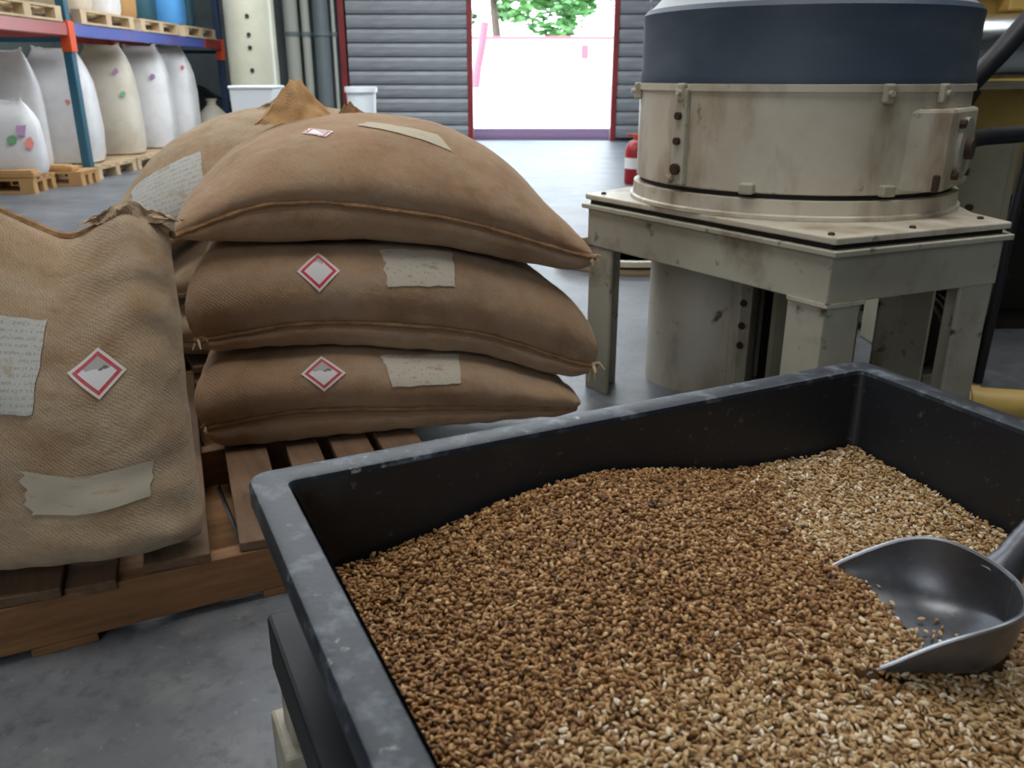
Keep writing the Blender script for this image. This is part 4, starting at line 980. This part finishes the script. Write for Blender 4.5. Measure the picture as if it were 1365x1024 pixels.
pallet('pallet', 'tan wooden pallet in front of the rack, corner showing past the first', (-5.46, 8.95, 0), math.radians(2), 1.0, .44, TN, 4, h=.144, style='block')
for i, (y, lb) in enumerate(((9.57, 'grey dusty pallet under the large white sack'), (10.62, 'grey dusty pallet under the cream-and-white sack'), (11.67, 'grey dusty pallet under the second slim white sack from the far end'), (12.70, 'grey dusty pallet at the far end of the lower rack bay'))):
    pallet('pallet', lb, (-5.55, y, 0), 0, 1.0, 1.0, W_, 5, style='block')
cb_ = thing('cardboard_box', 'flattened brown cardboard box on the nearer tan pallet', 'box', (-4.95, 8.45, .1445), group='flattened boxes on the tan pallets')
obj('panel', MB().box((-5.02, 8.43, .175), (.78, .18, .06), .12), M['wood_tan'], cb_, bevel=.012)
obj('flap', MB().box((-4.98, 8.435, .212), (.66, .16, .012), .12), M['wood_tan'], cb_, bevel=.003)
cc_ = thing('cardboard_box', 'flattened tan cardboard box on the further tan pallet', 'box', (-4.8, 9.1, .1445), group='flattened boxes on the tan pallets')
obj('panel', MB().box((-4.86, 9.09, .17), (.6, .18, .05), .05), M['wood_tan'], cc_, bevel=.012)
obj('flap', MB().box((-4.88, 9.09, .201), (.5, .15, .01), .05), M['wood_tan'], cc_, bevel=.003)
bag('white woven sack with coloured print at the near end of the lower bay', (-4.98, 8.71, .145), .62, .32, .70, M['poly'], 2, ((300, .62, .09, PR), (285, .50, .06, PG), (318, .45, .08, PD)), rz=.12)
bag('plain pale sack standing behind the printed one at the near end', (-5.18, 9.30, .145), .56, .22, 1.16, M['poly'], 5, (), rz=.05)
bag('large plain white sack tied at two corners, left of the teal upright', (-5.04, 10.0, .145), .72, .62, 1.20, M['poly'], 3, ((280, .55, .04, PD),), lean=(.0, 0), rz=.25)
bag('cream-and-white sack with green and purple print, right of the teal upright', (-5.02, 11.15, .145), .68, .6, 1.26, M['poly_cream'], 4, ((292, .78, .06, PR), (300, .58, .05, PG)), rz=.2)
bag('slim white sack with one purple mark, second from the far end of the bay', (-5.0, 12.2, .145), .70, .6, 1.28, M['poly'], 6, ((290, .72, .05, PR),), rz=.15)
bag('slim white sack with a bright right edge at the far end of the bay', (-4.98, 13.14, .145), .66, .6, 1.30, M['poly'], 7, ((310, .8, .05, PD),), rz=.1)
lw = thing('low_sack', 'small slumped tan sack on the floor past the tall white ones', 'sack', (-4.72, 14.02, 0))
obj('body', MB().lathe([(.25, 0), (.29, .08), (.29, .3), (.22, .5), (.10, .62), (.05, .66)], (-4.72, 14.02, 0), 28), M['poly_cream'], lw, smooth=True)
obj('tie', MB().lathe([(.06, .64), (.075, .66), (.06, .68), (.09, .74)], (-4.72, 14.02, 0), 16), M['poly_cream'], lw, smooth=True)
tp_ = thing('black_tarpaulin', 'black tarpaulin heaped under the far end of the rack', 'tarpaulin', (-5.0, 14.9, 0))
tb = MB(); nx, ny = 26, 20; 
for j in range(ny + 1):
    for i in range(nx + 1):
        a, c = i / nx, j / ny; x = -5.55 + 1.25 * a; y = 14.52 + .9 * c
        z = (1.15 - .75 * a) * math.sin(PI * min(1, c * 1.4 + .08)) ** .5 if c < .66 else (1.15 - .75 * a) * (1 - (c - .66) * .8)
        tb.v.append((x, y, .004 if i in (0, nx) or j in (0, ny) else max(.004, z + .1 * noise.noise(Vector((a * 5, c * 5, 3))))))
for j in range(ny):
    for i in range(nx): k = j * (nx + 1) + i; tb.f.append((k, k + 1, k + nx + 2, k + nx + 1))
obj('sheet', tb, M['tarp'], tp_, smooth=True)
# upper level: pallets across the beams and the goods on them
UZ = 1.5955
for i, (y0, W, lb) in enumerate(((6.4, 1.25, 'pale pallet on the upper rack level, nearest one'), (8.05, 1.3, 'pale pallet on the upper rack level, left of the teal upright'), (9.75, 1.35, 'pale pallet on the upper rack level, right of the teal upright'), (11.3, 1.3, 'pale pallet on the upper level, second from the far end'), (12.8, 1.3, 'pale pallet on the upper level at the far end'))):
    t = pallet('pallet', lb, (-4.56, y0, UZ), PI / 2, W, 1.1, W_, 6, style='block')
UT = UZ + .1445
bag('pale pink sack on the upper rack level just right of the teal upright', (-5.0, 10.2, UT), .62, .6, .9, M['poly_cream'], 11, rz=.1)
bag('white sack with purple edge on the upper rack level', (-4.98, 10.95, UT), .6, .6, .9, M['poly'], 12, ((330, .4, .06, PR),), rz=.1)
bag('brown paper sack on the upper rack level between white and dark sacks', (-5.0, 11.6, UT), .5, .5, .9, M['wood_tan'], 13, rz=.1)
bag('dark sack on the upper rack level beside the blue one', (-5.0, 12.25, UT), .5, .5, .9, M['poly_dark'], 14, rz=.1)
bag('bright blue sack on the upper rack level', (-4.86, 12.95, UT), .5, .5, .9, M['poly_blue'], 15, rz=.1)
bag('teal sack near the far end of the upper rack level', (-4.95, 13.6, UT), .5, .5, .9, M['poly_dark'], 16, rz=.1)
